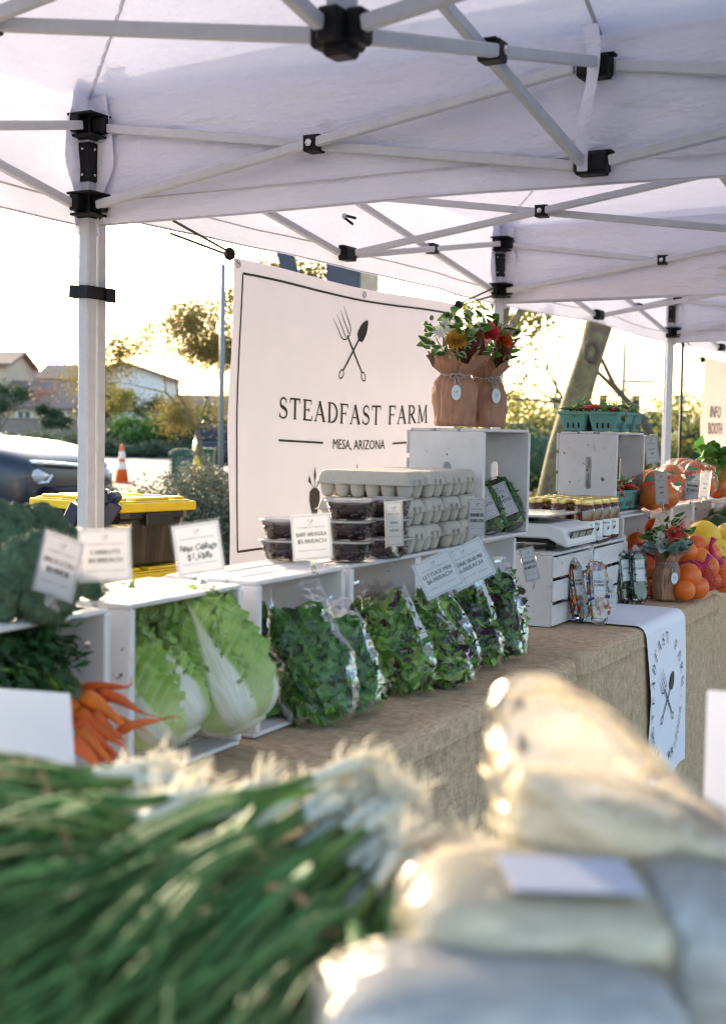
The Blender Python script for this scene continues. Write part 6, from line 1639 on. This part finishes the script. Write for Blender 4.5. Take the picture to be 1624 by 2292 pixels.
# ------------------------------------------------------------------ foreground table: onions, bagged cheese, card
table('folding table in the foreground under the onions', 'burlap tablecloth under the blurred green onions', .30, 1.40, 1.62, 12, xc=-.40)
crate('white crate buried under the heap of green onions', (-.48, .86, TZ + .003), .74, .50, .13, mode='down', rz=0)
crate('white crate beneath the cream filled bags', (.10, .80, TZ + .003), .62, .50, .10, mode='down', rz=0)
wc = thing('price_card', 'blurred white card standing left of the green onions', 'price card', at_d(78, 1640, 1.72), (R(-4), 0, HEAD + R(6)))
b = MB(); b.add([(-.14, 0, -.10), (.056, 0, -.10), (.044, 0, .050), (-.14, 0, .064), (-.14, .003, -.10), (.056, .003, -.10), (.044, .003, .050), (-.14, .003, .064)], [(0, 1, 2, 3), (7, 6, 5, 4), (0, 4, 5, 1), (1, 5, 6, 2), (2, 6, 7, 3), (3, 7, 4, 0)]); b.build('card', paper, wc)
b = MB(); b.box((-.04, .03, -.098), (.05, .06, .006)); b.build('foot', crisp_film, wc)
def onion_bunch(label, R0, L0, n, seed, spread=.05, leafsp=.055, r=.0054):
    rng = random.Random(seed); R0 = Vector(R0); L0 = Vector(L0)
    t = thing('green_onion_bunch', label, 'green onions', R0, group='heaped bunches of green onions')
    D = L0 - R0; Ln = D.length; dx, dy, dz = frame(D)
    for k in range(n):
        o = dx * rng.gauss(0, spread * .5) + dy * rng.gauss(0, spread * .45) + dz * rng.uniform(-.03, .03)
        e0 = D + dx * rng.gauss(0, leafsp) + dy * rng.gauss(0, leafsp * .6)
        d0 = (D.normalized() + dx * rng.gauss(0, .09) + dy * rng.gauss(0, .09)).normalized()
        rr = r * rng.uniform(.75, 1.25); m = o + d0 * Ln * .30
        b = MB()
        b.tube([o, o + d0 * .010, o + d0 * .022, o + d0 * .038, o + d0 * .055], [rr * .7, rr * 1.35, rr * 1.15, rr * .85, rr * .74], 10, 0)
        b.tube([o + d0 * .05, o + d0 * .13, m + (o * .0)], [rr * .73, rr * .72, rr * .7], 8, 1)
        for j in range(rng.choice((4, 5))):
            e = o * .4 + e0 + dx * rng.gauss(0, .022) + dy * rng.gauss(0, .02); mm = m.lerp(e, .5) + Vector((0, 0, rng.uniform(.0, .04)))
            P = []
            for i in range(9):
                u = i / 8; q = m * (1 - u) ** 2 + mm * 2 * u * (1 - u) + e * u * u; P.append(q - Vector((0, 0, .03 * u * u)))
            b.tube(P, [rr * .68, rr * .74, rr * .72, rr * .68, rr * .62, rr * .52, rr * .42, rr * .28, .0008], 7, 1, flat=.6)
        on = b.build('onion', [onion_white, onion_green], t)
        b = MB()
        for j in range(34):
            w = [o - d0 * .0]; dd = (-d0 + Vector((rng.gauss(0, .45), rng.gauss(0, .45), rng.gauss(0, .45)))).normalized(); L = rng.uniform(.018, .042)
            for i in range(4): w.append(w[-1] + dd * L / 4); dd = (dd + Vector((rng.gauss(0, .25), rng.gauss(0, .25), rng.gauss(-.05, .25)))).normalized()
            b.tube(w, [.0017, .0015, .0013, .0010, .0006], 4, 0, cap=False)
        b.build('roots', root_m, on)
    b = MB(); c = D.normalized() * .14; q = []
    for i in range(17): a = i * math.pi / 8; q.append(c + dx * math.cos(a) * spread * .95 + dy * math.sin(a) * spread * .8)
    b.tube(q, .0035, 6); b.build('rubber_band', mat_band, t)
mat_band = mat('tan_band', (.45, .22, .10), .6, .1, 30)
OB = [((325, 1765, 1.24), (-300, 1800, 1.02), 18, 'green onion bunch at the far left with pale roots by the carrots'),
      ((395, 1835, 1.16), (-260, 1985, .95), 18, 'green onion bunch lying left with roots below the cabbage'),
      ((555, 1865, 1.16), (-120, 2150, .88), 20, 'green onion bunch with small glowing roots in the middle'),
      ((795, 1805, 1.14), (120, 2190, .90), 22, 'green onion bunch with the tallest glowing roots'),
      ((855, 1880, 1.09), (300, 2360, .84), 20, 'green onion bunch in front of the tallest glowing roots'),
      ((925, 1950, 1.05), (600, 2460, .80), 20, 'green onion bunch at the right end beside the cream bag'),
      ((640, 1960, 1.12), (-60, 2280, .86), 19, 'green onion bunch lying beneath the middle bunches'),
      ((760, 2010, 1.08), (150, 2440, .80), 19, 'green onion bunch low in the middle of the heap'),
      ((430, 1950, 1.14), (-260, 2140, .90), 19, 'green onion bunch low at the left of the heap'),
      ((880, 2060, 1.05), (430, 2520, .78), 19, 'green onion bunch low near the cream bag'),
      ((500, 2040, 1.08), (-120, 2450, .78), 19, 'green onion bunch lowest at the left corner')]
for i, (a, c, n, lab) in enumerate(OB): onion_bunch(lab, at_d(*a) - Vector((0, 0, .03 if i > 5 else 0)), at_d(*c), n, 100 + i, .036)

def cream_bag(label, c, rx, ry, rz_, rot, seed, card=None, neck=None, fill=None):
    t = thing('cream_bag', label, 'bag', c, rot, 'clear bags of cream coloured food in the foreground')
    b = MB(); sup = lambda p: (abs(p.x) ** 3 + abs(p.y) ** 3 + abs(p.z) ** 3) ** (-1 / 3)
    b.sphere((0, 0, 0), 1, 40, 26, 0, (rx, ry, rz_), lambda p: sup(p) * (1 + .04 * noise.noise(p * 1.4 + Vector((seed, 0, 0))))); b.build('filling', fill or cream, t)
    def fb(p):
        k = sup(p) * (1.07 + .07 * noise.noise(p * 2.3 + Vector((0, seed, 0))) + .045 * noise.noise(p * 5.5 + Vector((seed, 0, 3))) + .03 * noise.noise(p * 11))
        if neck:
            k += .06 * noise.noise(p * 9 + Vector((seed, 2, 0))) + .05 * noise.noise(p * 19)
            w = max(0, p.dot(Vector(neck).normalized())); k += .65 * w ** 4 + .75 * w ** 16
        return k
    b = MB(); b.sphere((0, 0, 0), 1, 64, 44, 0, (rx, ry, rz_), fb)
    if neck:
        for i, f in enumerate(b.f):
            if sum(b.v[j].z for j in f) / len(f) > rz_ * .55: b.m[i] = 1
    b.build('film', [fg_film, fg_neck], t)
    if card:
        b = MB(); cw, ch, ax, ay = card; b.box((ax, ay, rz_ * 1.12), (cw, ch, .002)); b.build('label_card', label_blue, t)
fg_film = film('wrinkled_bag_film', .65, .09, .10, crinkle=.55, cscale=26, diff=.03, hazecol=(.95, .90, .84))
fg_neck = film('crinkled_bag_neck', 1.1, .07, .22, crinkle=.9, cscale=44, diff=.06, hazecol=(.95, .90, .84))
grey_fill = mat('pale_grey_filling', (.66, .65, .61), .6, .15, 14, trans=.25)
label_blue = mat('bluish_white_label', (.38, .38, .45), .5, .03, 10)
cream_bag('upper clear bag of cream food with a crinkled glittering neck', at_d(1395, 1885, .98), .092, .062, .042, (R(-6), R(17), HEAD), 3, None, (-.42, .3, 1))
cream_bag('lower clear bag of cream food with a bluish label on top', at_d(1210, 2075, .88), .088, .075, .040, (R(4), R(3), HEAD + .1), 8, (.085, .055, .01, -.02))
cream_bag('crumpled clear bag at the lower right corner', at_d(1570, 2130, .90), .065, .075, .055, (0, R(10), HEAD), 14, fill=grey_fill)
cream_bag('clear bag at the bottom edge below the labelled bag', at_d(1120, 2330, .80), .11, .07, .05, (0, 0, HEAD), 21, fill=grey_fill)
ws = thing('tall_card', 'blurred white card at the right edge beyond the cream bags', 'price card', at_d(1664, 1690, 1.6), (0, 0, HEAD - .3))
b = MB(); b.box((0, 0, 0), (.09, .003, .15)); b.build('card', paper, ws)
b = MB(); b.box((0, .02, -.078), (.05, .06, .006)); b.box((0, .012, -.42), (.02, .01, .68)); b.build('foot', crisp_film, ws)
